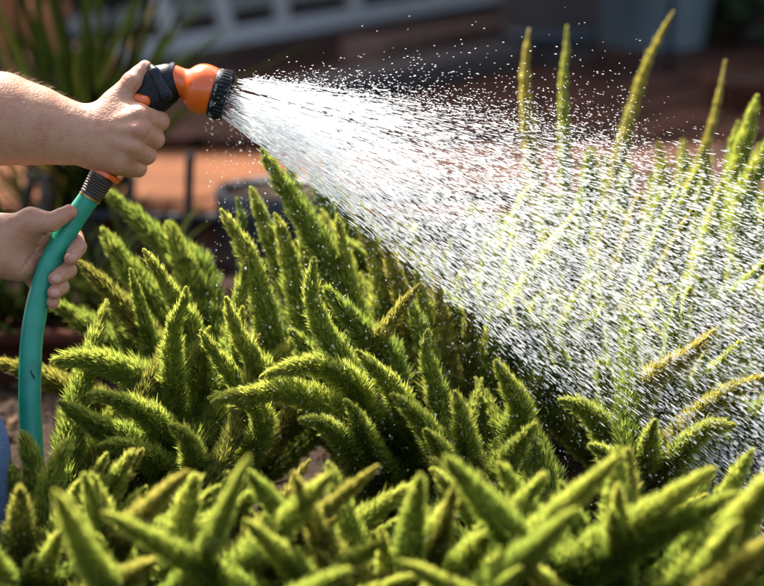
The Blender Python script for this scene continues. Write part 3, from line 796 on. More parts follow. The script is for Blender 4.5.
# nails: thin plates set into the fingertips that face the camera
NAILS = [((72.8, 258.2, -11.3), (0.35, -0.2, -0.9)), ((56.5, 279.0, -12.9), (0.2, -0.1, -0.95)), ((55.0, 292.8, -11.4), (0.2, -0.1, -0.95)), ((144.2, 65.2, 0.0), (-0.45, 0.55, -0.75))]
nail_c = []
for (a, nn) in NAILS:
    n3 = RIGHT * nn[0] + UP * nn[1] + FWD * nn[2]; n3 = n3 / np.linalg.norm(n3)
    c3 = H(*a); nail_c.append((c3, n3))
    F.group([cap(c3 - RIGHT * 0.0012, c3 + RIGHT * 0.0012, 0.0046, 0.0046, 0.002, 0.22, n3)], 0.0005)
def groove(a, b, depth, width):
    # a fine skin crease seen from the side of the camera, cut into the surface
    a, b = H(*a), H(*b); m = 0.03
    sl = F.sub(np.minimum(a, b) - m, np.maximum(a, b) + m)
    X = F.ax[0][sl[0]][:, None, None] - a[0]; Y = F.ax[1][sl[1]][None, :, None] - a[1]; Z = F.ax[2][sl[2]][None, None, :] - a[2]
    ba = b - a; t = np.clip((X * ba[0] + Y * ba[1] + Z * ba[2]) / (ba @ ba), 0, 1)
    qx, qy, qz = X - t * ba[0], Y - t * ba[1], Z - t * ba[2]
    w_ = qx * FWD[0] + qy * FWD[1] + qz * FWD[2]
    d2 = (qx - w_ * FWD[0]) ** 2 + (qy - w_ * FWD[1]) ** 2 + (qz - w_ * FWD[2]) ** 2
    F.v[sl] += (depth * np.exp(-d2 / width ** 2) * np.exp(-(w_ / 0.014) ** 2)).astype(np.float32)
for k_ in (-3.4, -0.6, 2.2):
    c_ = (132.5 + 0.65 * k_, 82 - 0.76 * k_); groove((c_[0] - 6.5, c_[1] - 5.5, -6), (c_[0] + 5, c_[1] + 4.5, -6), 0.0007, 0.0011)
    c_ = (52 + 0.86 * k_, 222 - 0.5 * k_); groove((c_[0] - 3, c_[1] - 6, -14), (c_[0] + 3, c_[1] + 6, -14), 0.0006, 0.0011)
groove((44, 233, 4), (36, 246, 0), 0.0016, 0.0014); groove((36, 246, 0), (27, 262, 0), 0.0014, 0.0014); groove((27, 262, 0), (21, 272, 2), 0.0010, 0.0014)
groove((48, 246, 8), (30, 258, 6), 0.0008, 0.0013); groove((1, 226, -8), (-3, 248, -6), 0.0008, 0.0013); groove((5, 240, -6), (1, 266, -4), 0.0007, 0.0013)
groove((83, 244, 2), (73, 247, -3), 0.0008, 0.0011); groove((73, 270, 2), (66, 276, -4), 0.0008, 0.0011); groove((66, 287, 2), (60, 292, -4), 0.0007, 0.0011)
groove((86, 114, -12), (88, 160, -12), 0.0006, 0.0016); groove((93, 118, -14), (96, 156, -14), 0.0005, 0.0014)
for (x_, y_) in ((162, 121), (157, 139), (149, 155), (140, 168.5)):
    groove((x_ - 7, y_ - 6, -8), (x_ - 4, y_ + 6, -8), 0.0005, 0.0012)
me = F.mesh('person')
co = np.zeros(len(me.vertices) * 3, np.float32); me.vertices.foreach_get('co', co); co = co.reshape(-1, 3)
tone = np.zeros((len(co), 2), np.float32)
for p, r, amt in [((159, 121, 3), 12, .55), ((154, 139, 0), 12, .55), ((146, 155, 0), 11, .55), ((138, 168, 3), 10, .6), ((140, 115, -20), 10, .3), ((138, 130, -25), 10, .3), ((131, 147, -22), 10, .3),
                  ((145, 67, 3), 12, .5), ((132, 82, -5), 9, .25), ((71, 259, -6), 10, .6), ((55, 279, -6), 10, .6), ((54, 293, -6), 9, .65), ((53, 304, 0), 9, .7), ((70, 212, -8), 12, .5), ((78, 247, 8), 9, .35), ((68, 270, 8), 9, .35), ((30, 250, 10), 26, .22), ((52, 222, -14), 8, .25)]:
    d = np.linalg.norm(co - H(*p), axis=1) / (r / 1000)
    tone[:, 0] = np.maximum(tone[:, 0], amt * np.exp(-d ** 2))
for c3, n3 in nail_c:
    q = co - c3; hgt = q @ n3; rad = np.linalg.norm(q - hgt[:, None] * n3, axis=1)
    tone[:, 1] = np.maximum(tone[:, 1], np.clip((0.0046 - rad) / 0.0007, 0, 1) * (hgt > -0.0012))
set_attr(me, 'skin_tone', tone)
body = link_mesh('person', me, M['skin'])
tag(body, 'person kneeling in jeans, holding the orange spray nozzle and green hose with both hands', 'person')
# fine hair on both forearms
nrm = np.zeros(len(me.vertices) * 3, np.float32); me.vertices.foreach_get('normal', nrm); nrm = nrm.reshape(-1, 3)
cand = np.nonzero((co[:, 0] > -0.47) & (co[:, 0] < -0.305) & (co[:, 2] > 0.385) & (co[:, 1] < 0.10))[0]
wgt = np.interp(co[cand, 0], [-0.40, -0.335, -0.305], [1.0, 0.8, 0.1]); pick = RNG.choice(cand, 1500, p=wgt / wgt.sum())
hv, hf = [], []
for i in pick:
    p = co[i]; n3 = nrm[i]
    d0 = n3 * 0.55 + np.array([0.75, 0, -0.05]) + RNG.normal(0, 0.22, 3); d0 /= np.linalg.norm(d0)
    ln = RNG.uniform(0.004, 0.0095); sd = np.cross(d0, RNG.normal(size=3)); sd /= np.linalg.norm(sd); s2 = np.cross(d0, sd)
    mid = p + d0 * ln * 0.5; tip = mid + (d0 + np.array([0.25, 0, -0.25])) * ln * 0.5
    b = len(hv); r = 0.000055
    for c0, rr in ((p - d0 * 0.0006, r), (mid, r * 0.8)):
        for a in (0, 2.094, 4.189): hv.append(c0 + rr * (math.cos(a) * sd + math.sin(a) * s2))
    for a in (0, 2.094, 4.189): hv.append(tip + 0.00001 * (math.cos(a) * sd + math.sin(a) * s2))
    for q in (0, 3):
        for a in range(3): hf.append((b + q + a, b + q + (a + 1) % 3, b + q + 3 + (a + 1) % 3, b + q + 3 + a))
hair = link_mesh('arm_hair', np_mesh('arm_hair', np.array(hv), np.array(hf), 4), M['hair'], body, True); hair['kind'] = 'stuff'
# clothes
rs_mid = R_sh * 0.45 + R_el * 0.55; ls_mid = L_sh * 0.45 + L_el * 0.55
sdf_obj('shirt', [cap((-0.83, 0.03, 0.26), (-0.76, 0.03, 0.44), 0.140, 0.128, 0.04), cap((-0.76, 0.03, 0.44), (-0.70, 0.035, 0.60), 0.128, 0.132, 0.04), cap(R_sh * 0.85 + L_sh * 0.15, L_sh * 0.85 + R_sh * 0.15, 0.066, 0.064, 0.03),
                  cap(R_sh, rs_mid, 0.059, 0.056, 0.012), cap(L_sh, ls_mid, 0.057, 0.054, 0.012)], 0.008, M['shirt'], body)
sdf_obj('jeans', [cap((-0.84, -0.02, 0.21), (-0.84, 0.08, 0.21), 0.142, 0.142, 0.04), cap((-0.83, -0.05, 0.24), (-0.421, -0.15, 0.152), 0.094, 0.070, 0.03), cap((-0.83, 0.11, 0.24), (-0.50, 0.20, 0.15), 0.094, 0.070, 0.03),
                  cap((-0.416, -0.15, 0.10), (-0.77, -0.12, 0.06), 0.066, 0.052, 0.02), cap((-0.50, 0.20, 0.10), (-0.77, 0.17, 0.06), 0.066, 0.052, 0.02)], 0.005, M['denim'], body)
for yy in (-0.12, 0.17):
    sdf_obj('shoe', [cap((-0.79, yy, 0.06), (-0.86, yy, 0.075), 0.052, 0.050, 0.02), cap((-0.86, yy, 0.085), (-0.90, yy, 0.03), 0.046, 0.040, 0.02)], 0.006, M['shoe'], body)
sdf_obj('hair', [cap((-0.635, 0.035, 0.925), (-0.60, 0.035, 0.915), 0.090, 0.083, 0.02), cap((-0.665, 0.035, 0.88), (-0.655, 0.035, 0.84), 0.066, 0.055, 0.03)], 0.006, M['head_hair'], body)

# ------------------------------------------------------------------ spray nozzle
WZ = 12.0
AX = RIGHT * math.cos(math.radians(16.8)) - UP * math.sin(math.radians(16.8)) + FWD * 0.03
AX = AX / np.linalg.norm(AX)
N0 = H(172, 79.5, WZ)
nozzle = thing('spray_nozzle', 'orange and black hose spray nozzle held in the right hand, spraying water', 'spray nozzle', H(105, 175, WZ))
mm = lambda L_: [(s / 1000, r / 1000) for s, r in L_]
mb = MB(); mb.lathe(mm([(-4, 12), (-3, 14.6), (0, 15.0), (6, 14.6), (10, 14.4), (13, 14.8), (15, 16.0), (17, 18.4), (19.5, 20.9), (22.5, 23.0), (26, 24.5), (30, 25.3), (34, 25.4), (38, 25.0), (42, 24.3), (44.5, 23.4), (45, 20)]), N0, AX, 72)
mb.build('head', M['orange'], nozzle)
mb = MB(); mb.lathe(mm([(43.4, 21), (43.4, 24.6), (44, 25.0), (48.6, 25.0), (49, 24.4), (49, 21)]), N0, AX, 96); band = mb.build('dial_band', M['black'], nozzle, auto=35)
def ridges(i, k, r): return r if (k // 2) % 2 == 0 or r < 0.0245 else r - 0.0010
mb = MB(); mb.lathe(mm([(49, 22), (49, 25.2), (49.8, 26.2), (57.6, 26.2), (59, 25.2), (59, 22.4), (57.6, 21.8), (57.2, 0.01)]), N0, AX, 144, ridges)
mb.build('dial_ring', M['black'], nozzle, auto=28)
# worn print round the band
refB = np.cross(AX, np.array([0, 0, 1.0])); refB /= np.linalg.norm(refB); refC = np.cross(AX, refB)
mb = MB()
for a0 in np.arange(0.2, 6.2, 0.62):
    for q in range(5):
        a = a0 + q * 0.062
        for s0, s1 in ((45.0, 47.6), (45.0 + RNG.uniform(0, 1.6), 45.7 + RNG.uniform(0, 1.6))):
            hw = 0.010 if s1 - s0 > 2 else 0.022
            vs = []
            for s in (s0, s1):
                for da in (-hw, hw):
                    for r in (24.95, 25.12):
                        vs.append(N0 + AX * s / 1000 + r / 1000 * (math.cos(a + da) * refB + math.sin(a + da) * refC))
            mb.add(vs, [(0, 1, 3, 2), (4, 6, 7, 5), (0, 4, 5, 1), (2, 3, 7, 6), (1, 5, 7, 3), (0, 2, 6, 4)])
mb.build('dial_print', M['white_print'], band, False)
HA = H(103, 176, WZ); HB = H(147, 100, WZ)
def nz(a, b, ra, rb, k=0.006, f=None, n=None): return cap(H(*a), H(*b), ra / 1000, rb / 1000, k, f, n)
sdf_obj('handle', [nz((106, 171, WZ), (122, 145, WZ), 12, 13), nz((122, 145, WZ), (147, 101, WZ), 13, 15, 0.01), nz((147, 101, WZ), (155, 86, WZ), 15.5, 16.5, 0.01),
                   nz((154, 84, WZ), (168, 79.8, WZ), 15.5, 16.2, 0.01), nz((160, 97, WZ), (166, 92, WZ), 14, 14, 0.01)], 0.0012, M['black'], nozzle)
mb = MB(); mb.lathe(mm([(-6, 13), (-5.5, 16.6), (-1.5, 17.0), (-0.8, 16.4), (-0.8, 12)]), N0, AX, 72); mb.build('front_collar', M['lever'], nozzle, auto=35)
lv = sdf_obj('thumb_lever', [nz((154.5, 72.5, -3.5), (160, 84, -5.5), 5.0, 5.2, 0.0015, 0.7), nz((160, 84, -5.5), (166.5, 95, -5.0), 5.2, 6.8, 0.0015, 0.7), nz((152, 69, 4), (154.5, 72.5, -2), 4.5, 5, 0.004)], 0.0009, M['lever'], nozzle)
sdf_obj('lever_pivot', [nz((166.3, 94.6, -9.0), (166.5, 94.8, -9.0), 4.0, 4.0, 0.002, 0.45)], 0.0007, M['black'], lv)
sdf_obj('lever_guard', [nz((146.5, 77, -1), (151, 88, -3), 3.0, 3.4, 0.003), nz((151, 88, -3), (157, 101, -2), 3.4, 3.0, 0.003)], 0.0009, M['black'], nozzle)
sdf_obj('lock_button', [nz((137.5, 98.6, -3), (145, 101.2, -5.5), 5.0, 5.6, 0.003, 0.85)], 0.0008, M['orange'], nozzle)
cax = (HB - HA) / np.linalg.norm(HB - HA)
col_ax = H(108, 166, WZ) - H(98, 184, WZ); col_ax = col_ax / np.linalg.norm(col_ax)
mb = MB(); mb.lathe(mm([(-3.2, 12), (-3.2, 17.0), (-2.6, 17.8), (1.6, 17.6), (2.6, 16.2), (3.0, 12)]), H(104.3, 173.3, WZ), col_ax, 64, lambda i, k, r: r if r < 0.0165 else r + 0.0004 * math.cos(k * PI / 4)); mb.build('collar', M['orange'], nozzle, auto=40)

# ------------------------------------------------------------------ hose
hose = thing('garden_hose', 'teal green garden hose with dark ribbed coupling, held in the left hand', 'hose', H(30, 400, 6))
hp = catmull([H(91, 195.5, 12), H(85.5, 203, 12), H(75, 218, 11), H(61, 242, 9), H(48.5, 268, 8), H(39, 298, 7), H(33.5, 326, 6), H(30.8, 352, 5), H(29.8, 385, 3), H(30.5, 420, 0), H(34, 470, -8), H(44, 520, -18), H(62, 550, -40),
              G(95, 575) + [0, 0, 0.014], G(150, 605) + [0, 0, 0.013], G(190, 660) + [0, 0, 0.012], G(150, 760) + [0, 0, 0.013], np.array([-0.55, -0.75, 0.012]), np.array([-1.3, -0.7, 0.012])], 420)
nseg, ns = len(hp), 28
T = np.gradient(hp, axis=0); T /= np.linalg.norm(T, axis=1)[:, None]
Nn = np.cross(T[0], FWD); Nn /= np.linalg.norm(Nn)
hv = []; arc = np.concatenate([[0], np.cumsum(np.linalg.norm(np.diff(hp, axis=0), axis=1))])
for i in range(nseg):
    Nn = Nn - T[i] * (Nn @ T[i]); Nn /= np.linalg.norm(Nn); B = np.cross(T[i], Nn)
    r = 0.0108 + 0.0006 * min(1, arc[i] / 0.12)
    for k in range(ns):
        a = 2 * PI * k / ns
        hv.append(hp[i] + r * (math.cos(a) * Nn + math.sin(a) * B))
hf = np.array([(i * ns + k, i * ns + (k + 1) % ns, (i + 1) * ns + (k + 1) % ns, (i + 1) * ns + k) for i in range(nseg - 1) for k in range(ns)])
me = np_mesh('hose_tube', np.array(hv), hf, 4)
uvl = me.uv_layers.new(name='UVMap')
uvs = np.zeros((len(hf), 4, 2), np.float32); ii = np.arange(len(hf)) // ns; kk = np.arange(len(hf)) % ns
uvs[:, 0] = np.stack([arc[ii], kk / ns * 0.07], -1); uvs[:, 1] = np.stack([arc[ii], (kk + 1) / ns * 0.07], -1)
uvs[:, 2] = np.stack([arc[ii + 1], (kk + 1) / ns * 0.07], -1); uvs[:, 3] = np.stack([arc[ii + 1], kk / ns * 0.07], -1)
uvl.data.foreach_set('uv', uvs.ravel())
tube = link_mesh('hose_tube', me, M['hose'], hose)
cA = H(91.0, 195.6, 12); cB = H(102.6, 176.2, 12); ca = cB - cA; cl = np.linalg.norm(ca); ca = ca / cl
pr = [(-0.002, 0.009), (-0.002, 0.0114)]
for q in range(7):
    s = cl * 0.86 * q / 7; rr = 0.0112 + 0.0016 * q / 7
    pr += [(s, rr), (s + cl * 0.055, rr + 0.0009), (s + cl * 0.085, rr + 0.0009), (s + cl * 0.12, rr)]
pr += [(cl * 0.87, 0.0134), (cl * 0.99, 0.0136), (cl * 0.99, 0.009)]
mb = MB(); mb.lathe(pr, cA, ca, 56); coup = mb.build('coupling', M['coupling'], hose, auto=50)
mb = MB(); mb.lathe([(-0.0034, 0.0100), (-0.0034, 0.0117), (-0.0016, 0.0119), (-0.0016, 0.0100)], cA, ca, 48); mb.build('coupling_ring', M['brass'], coup, auto=40)
# dark scuff on the tube
mb = MB(); mb.tube([H(30.5, 370, -7.2), H(32, 374, -7.4), H(34.5, 378, -7.2), H(35.2, 379, -7.0)], [0.0003, 0.0007, 0.0006, 0.0002], 8); mb.build('scuff', M['black'], tube)

# ------------------------------------------------------------------ water
FACE = N0 + AX * 0.0585
SA = RIGHT * math.cos(math.radians(21.5)) - UP * math.sin(math.radians(21.5)) + FWD * 0.05; SA = SA / np.linalg.norm(SA)
S1 = np.cross(SA, FWD); S1 /= np.linalg.norm(S1); S2 = np.cross(SA, S1)      # S1 ~ up or down in the picture plane
if S1 @ UP < 0: S1 = -S1
F1 = UP - AX * (UP @ AX); F1 /= np.linalg.norm(F1); F2 = np.cross(AX, F1)
if F2 @ S2 < 0: F2 = -F2
HALF = math.radians(15.0); VEL = 6.5

def drops(pos, dirs, ln, wd, sides=5):
    n = len(pos)
    rings = [(-0.5, 0.0), (-0.28, 0.55), (0.12, 1.0), (0.38, 0.75), (0.5, 0.0)]
    side = np.cross(dirs, RNG.normal(size=(n, 3))); side /= np.linalg.norm(side, axis=1)[:, None]; s2 = np.cross(dirs, side)
    V = []; cnt = 0; idx = []
    for (t, r) in rings:
        if r == 0:
            V.append((pos + dirs * (ln * t)[:, None])[:, None, :]); idx.append([cnt]); cnt += 1
        else:
            a = np.arange(sides) * 2 * PI / sides
            ring = pos[:, None, :] + (dirs * (ln * t)[:, None])[:, None, :] + (wd / 2 * r)[:, None, None] * (np.cos(a)[None, :, None] * side[:, None, :] + np.sin(a)[None, :, None] * s2[:, None, :])
            V.append(ring); idx.append(list(range(cnt, cnt + sides))); cnt += sides
    V = np.concatenate(V, 1)
    f3 = []
    for a, b in zip(idx[:-1], idx[1:]):
        for k in range(sides):
            k2 = (k + 1) % sides
            if len(a) == 1: f3.append((a[0], b[k2], b[k]))
            elif len(b) == 1: f3.append((a[k], a[k2], b[0]))
            else: f3 += [(a[k], a[k2], b[k2]), (a[k], b[k2], b[k])]
    f = (np.arange(n) * cnt)[:, None, None] + np.array(f3)[None]
    TONE.append(np.repeat(RNG.uniform(0, 1, n), cnt))
    return V.reshape(-1, 3), f.reshape(-1, 3)
TONE = []

def spray(n, half, rmin, rmax, spread=0.0, lw=None, power=0.5):
    th = half * RNG.uniform(0, 1, n) ** power; ph = RNG.uniform(0, 2 * PI, n)
    # heavier towards the lower edge of the fan
    keep = RNG.uniform(0, 1, n) < np.clip(0.80 - 0.30 * np.cos(ph) * th / half, 0.1, 1)
    th, ph = th[keep], ph[keep]; n = len(th)
    d = SA * np.cos(th)[:, None] + np.sin(th)[:, None] * (np.cos(ph)[:, None] * S1 + np.sin(ph)[:, None] * S2)
    st = FACE + 0.0215 * (th / HALF)[:, None] * (np.cos(ph)[:, None] * F1 + np.sin(ph)[:, None] * F2)
    r = rmin + (rmax - rmin) * RNG.uniform(0, 1, n) ** 0.78
    t = r / VEL
    p = st + d * r[:, None] + np.array([0, 0, -4.9]) * (t ** 2)[:, None]
    p += RNG.normal(0, 1, (n, 3)) * (spread * (0.1 + r))[:, None]
    v = d * VEL + np.array([0, 0, -9.8]) * t[:, None] + RNG.normal(0, 0.3, (n, 3)); v /= np.linalg.norm(v, axis=1)[:, None]
    return p, v, r

VV, FF = [], []; off = 0
def put(v, f):
    global off
    VV.append(v); FF.append(f + off); off += len(v)
p, v, r = spray(68000, HALF * 1.02, 0.04, 0.92, 0.022)
wd = np.clip(RNG.lognormal(math.log(0.00044), 0.40, len(p)), 0.00022, 0.0013) * np.interp(r, [0, 0.1, 0.5, 0.9], [0.8, 0.9, 1.0, 1.1])
ln = 0.0012 + wd * RNG.uniform(4.0, 12.0, len(p)) * np.interp(r, [0, 0.15, 0.4], [2.2, 1.4, 1.0])
put(*drops(p, v, ln, wd))
# fine mist carried along with the fan
p, v, r = spray(60000, HALF * 1.10, 0.06, 0.92, 0.034)
wd = RNG.uniform(0.00016, 0.00036, len(p)); put(*drops(p, v, wd * RNG.uniform(2.0, 6.0, len(p)), wd, 4))
# outer skin of the fan: dense rim
th = HALF * (1 + RNG.normal(0, 0.03, 9000)); ph = RNG.uniform(0, 2 * PI, 9000)
d = SA * np.cos(th)[:, None] + np.sin(th)[:, None] * (np.cos(ph)[:, None] * S1 + np.sin(ph)[:, None] * S2)
keep = np.cos(ph) < RNG.uniform(-1.1, 0.9, 9000); d, ph = d[keep], ph[keep]; r = RNG.uniform(0, 0.8, len(d)); t = r / VEL
p = FACE + 0.0215 * (np.cos(ph)[:, None] * F1 + np.sin(ph)[:, None] * F2) + d * r[:, None] + np.array([0, 0, -4.9]) * (t ** 2)[:, None] + RNG.normal(0, 1, (len(d), 3)) * (0.010 * r)[:, None]
v = d * VEL + np.array([0, 0, -9.8]) * t[:, None]; v /= np.linalg.norm(v, axis=1)[:, None]
wd = RNG.uniform(0.0006, 0.0012, len(p)); put(*drops(p, v, wd * RNG.uniform(4, 8, len(p)), wd))
# unbroken jets close to the rose
for q in range(240):
    th0 = HALF * RNG.uniform(0, 1) ** 0.5; ph0 = RNG.uniform(0, 2 * PI)
    d0 = SA * math.cos(th0) + math.sin(th0) * (math.cos(ph0) * S1 + math.sin(ph0) * S2)
    s0 = FACE + 0.0215 * th0 / HALF * (math.cos(ph0) * F1 + math.sin(ph0) * F2)
    x = RNG.uniform(0, 0.03); e = RNG.uniform(0.07, 0.22)
    while x < e:
        l = RNG.uniform(0.015, 0.035)
        pp = (s0 + d0 * (x + l / 2))[None] + np.array([0, 0, -4.9]) * ((x + l / 2) / VEL) ** 2
        put(*drops(pp, d0[None], np.array([l]), np.array([RNG.uniform(0.0006, 0.0012)]))); x += l * RNG.uniform(0.9, 1.3)
# stray drops thrown above the fan
n = 2600
ang = RNG.exponential(0.075, n) + 0.0; az = RNG.normal(0, 0.25, n); r = RNG.uniform(0.02, 0.42, n)
d = SA * np.cos(HALF + ang)[:, None] + np.sin(HALF + ang)[:, None] * (np.cos(az)[:, None] * S1 + np.sin(az)[:, None] * S2)
p = FACE + 0.02 * F1 + d * r[:, None] + np.array([0, 0, -1]) * (4.9 * (r / 5) ** 2)[:, None]
v = d + np.array([0, 0, -0.25]) * (r / 0.4)[:, None] + RNG.normal(0, 0.15, (n, 3)); v /= np.linalg.norm(v, axis=1)[:, None]
wd = RNG.uniform(0.0003, 0.00075, n); put(*drops(p, v, wd * RNG.uniform(2.0, 4.5, n), wd))
me = np_mesh('water_spray', np.vstack(VV), np.vstack(FF), 3); set_attr(me, 'drop', np.concatenate(TONE)[:, None]); TONE.clear()
water = link_mesh('water_spray', me, M['water'])
tag(water, 'white fan of water drops shooting from the orange nozzle across the ferns', 'water spray', kind='stuff')
# drifting fine drops below and around the fan
n = 15000
qx = RNG.uniform(150, 780, n); qy = RNG.uniform(70, 570, n); qd = RNG.uniform(1.80, 2.25, n)
low = 120 + (qx - 222) * 0.74
dist = (qy - low)
keep = ((dist > 0) & (RNG.uniform(0, 1, n) < 0.10 + 0.75 * np.exp(-np.abs(dist) / 85)) & (qx > 205)) | ((np.abs(qx - 225) < 40) & (qy > 60) & (qy < 190) & (RNG.uniform(0, 1, n) < 0.6) & (qx > 205))
p = np.array([P(a, b, c) for a, b, c in zip(qx[keep], qy[keep], qd[keep])])
v = np.tile(SA * 0.6 + np.array([0, 0, -0.7]), (len(p), 1)) + RNG.normal(0, 0.3, (len(p), 3)); v /= np.linalg.norm(v, axis=1)[:, None]
wd = np.clip(RNG.lognormal(math.log(0.0005), 0.35, len(p)), 0.0003, 0.0013); ln = wd * RNG.uniform(1.1, 2.6, len(p))
bd_ = np.concatenate(BEADS); bw = RNG.uniform(0.0006, 0.0014, len(bd_))          # beads clinging to the needles
p = np.concatenate([p, bd_]); v = np.concatenate([v, np.tile([0.0, 0.05, -1.0], (len(bd_), 1))]); wd = np.concatenate([wd, bw]); ln = np.concatenate([ln, bw * 1.15])
a, b = drops(p, v, ln, wd)
me = np_mesh('fine_drops', a, b, 3); set_attr(me, 'drop', np.concatenate(TONE)[:, None])
tag(link_mesh('fine_drops', me, M['water']), 'fine stray water drops drifting below the spray and beading on the ferns', 'water drops', kind='stuff')

# ------------------------------------------------------------------ background: strap-leaved plant
def blade(base, az, el, L_, w, bend, n=10):
    d = np.array([math.cos(az) * math.cos(el), math.sin(az) * math.cos(el), math.sin(el)])
    out = np.array([math.cos(az), math.sin(az), 0.0]); sd = np.array([-math.sin(az), math.cos(az), 0.0])
    vs = []
    for i in range(n):
        t = i / (n - 1)
        c = base + d * L_ * t + (out * 0.35 - np.array([0, 0, 1.0])) * bend * L_ * t * t
        ww = w * (0.55 + 0.45 * min(1, t * 4)) * (1 - t ** 2.2) + 0.0006
        vs += [c - sd * ww / 2 + np.array([0, 0, ww * 0.15]), c, c + sd * ww / 2 + np.array([0, 0, ww * 0.15])]
    fs = [(3 * i + k, 3 * i + k + 1, 3 * i + k + 4, 3 * i + k + 3) for i in range(n - 1) for k in range(2)]
    return vs, fs
sbase = G(80, 262, 0.0)
strap = thing('strap_leaf_plant', 'blurred spiky plant with long dark strap leaves behind the forearm, top left', 'plant', sbase)
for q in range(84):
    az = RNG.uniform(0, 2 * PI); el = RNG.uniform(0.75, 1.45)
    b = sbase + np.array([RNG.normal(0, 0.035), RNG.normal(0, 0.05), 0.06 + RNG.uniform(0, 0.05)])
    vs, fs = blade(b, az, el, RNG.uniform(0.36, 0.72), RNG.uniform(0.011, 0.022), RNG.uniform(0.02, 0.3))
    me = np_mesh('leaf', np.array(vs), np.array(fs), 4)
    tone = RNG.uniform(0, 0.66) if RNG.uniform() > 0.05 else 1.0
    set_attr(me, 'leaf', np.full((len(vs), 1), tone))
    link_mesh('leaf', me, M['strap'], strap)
for q in range(44):
    b = sbase + np.array([RNG.normal(-0.02, 0.04), RNG.normal(-0.02, 0.04), 0.03])
    vs, fs = blade(b, PI + RNG.normal(-0.1, 0.5), RNG.uniform(0.35, 1.05), RNG.uniform(0.24, 0.42), RNG.uniform(0.010, 0.018), RNG.uniform(0.1, 0.5))
    me = np_mesh('leaf', np.array(vs), np.array(fs), 4); set_attr(me, 'leaf', np.full((len(vs), 1), RNG.uniform(0, 0.7)))
    link_mesh('leaf', me, M['strap'], strap)
for (x0, y0, x1, y1, dd) in ((112, 130, 146, 20, 3.2), (95, 120, 132, 60, 3.15)):
    a = P(x0, y0, dd); b = P(x1, y1, dd); pts = catmull([sbase + [0, 0, 0.08], a, b], 12); sd = np.array([1.0, 0.2, 0])
    sd /= np.linalg.norm(sd)
    vs = []
    for i, c in enumerate(pts):
        ww = 0.010 * (1 - (i / 11) ** 2.5) + 0.001; vs += [c - sd * ww / 2, c + [0, 0.003, 0], c + sd * ww / 2]
    me = np_mesh('leaf', np.array(vs), np.array([(3 * i + k, 3 * i + k + 1, 3 * i + k + 4, 3 * i + k + 3) for i in range(11) for k in range(2)]), 4)
    set_attr(me, 'leaf', np.full((len(vs), 1), 1.0)); link_mesh('leaf', me, M['strap'], strap)
lowp = P(45, 338, 2.62) + np.array([0, 0.07, 0.0])
dlp = thing('low_strap_plant', 'low dark leafy clump growing in the trough, beneath the left hand', 'plant', lowp)
for q in range(150):
    b = lowp + np.array([RNG.uniform(-0.16, 0.14), RNG.uniform(-0.05, 0.05), -0.02])
    vs, fs = blade(b, RNG.uniform(0, 2 * PI), RNG.uniform(0.6, 1.4), RNG.uniform(0.12, 0.30), RNG.uniform(0.008, 0.015), RNG.uniform(0.1, 0.6))
    me = np_mesh('leaf', np.array(vs), np.array(fs), 4); set_attr(me, 'leaf', np.full((len(vs), 1), RNG.uniform(0, 0.85)))
    link_mesh('leaf', me, M['strap'], dlp)
for q in range(6):
    b = sbase + np.array([RNG.normal(0.02, 0.05), RNG.normal(0, 0.05), -0.01]); t = b + np.array([RNG.normal(0, 0.03), RNG.normal(0, 0.03), RNG.uniform(0.12, 0.22)])
    mb = MB(); mb.tube(catmull([b, (b + t) / 2 + RNG.normal(0, 0.008, 3), t], 8), [0.013, 0.012, 0.012, 0.011, 0.011, 0.01, 0.01, 0.009], 10); mb.build('stem', M['bark'], strap)

# ------------------------------------------------------------------ background: pots, edging, furniture
def pot(name, label, loc, r, h, m, fill=True, group=None, cat='plant pot'):
    t = thing(name, label, cat, loc, group)
    mb = MB(); rt = r * 0.08 + 0.006
    mb.lathe([(0, r * 0.68), (h * 0.80, r * 0.93), (h * 0.80, r), (h, r * 1.02), (h + 0.004, r * 0.99), (h, r * 1.02 - rt), (h * 0.90, r * 0.90)], loc, (0, 0, 1), 48, close=False)
    mb.lathe([(0.001, 0.0001), (0.001, r * 0.679)], loc, (0, 0, 1), 48, close=False)
    mb.build('pot_wall', m, t, auto=40)
    if fill:
        mb = MB(); mb.lathe([(h * 0.955, r * 0.925), (h * 0.965, r * 0.5), (h * 0.96, 0.0001)], loc, (0, 0, 1), 40, close=False); mb.build('potting_soil', M['soil'], t)
    return t
def on_floor(px, py, z): 
    g = G(px, py, z); return np.array([g[0], g[1], z])

bp_ = P(279, 190, 3.1)
pot('nursery_pot', 'black plastic pot of dark soil standing on the paving behind the middle fern', (bp_[0], bp_[1], 0.0), 0.098, float(bp_[2]), M['black_pot'])
# black wire border in front of the step
wf = thing('wire_border', 'low black wire border fence standing in front of the terracotta step', 'border fence', on_floor(192, 290, 0))
wy = float(P(192, 290, 3.2)[1])
zt = float(P(192, 147, 3.2)[2]); zr = float(P(192, 214, 3.2)[2])
for q, xp in enumerate((192, 330)):
    b = P(xp, 290, 3.2); 
    mb = MB(); mb.tube(catmull([(b[0] + 0.012, wy, -0.02), (b[0] - 0.002, wy, 0.08), (b[0], wy, zt * 0.8), (b[0] + 0.003, wy, zt)], 14), 0.0075, 12); mb.build('post', M['black_metal'], wf)
mb = MB(); x0, x1 = float(P(60, 214, 3.2)[0]), float(P(345, 214, 3.2)[0]); mb.tube([(x0 + (x1 - x0) * i / 10, wy + 0.009, zr + 0.003 * math.sin(i)) for i in range(11)], 0.0075, 12); mb.build('rail', M['black_metal'], wf)
for xp in (206, 262):
    b = P(xp, 290, 3.2)
    mb = MB(); mb.tube([(b[0] + 0.028 * math.cos(a), wy + 0.009, zr - 0.034 + 0.027 * math.sin(a)) for a in np.linspace(0, 2 * PI, 24)], 0.004, 8, caps=False); mb.build('scroll', M['black_metal'], wf)
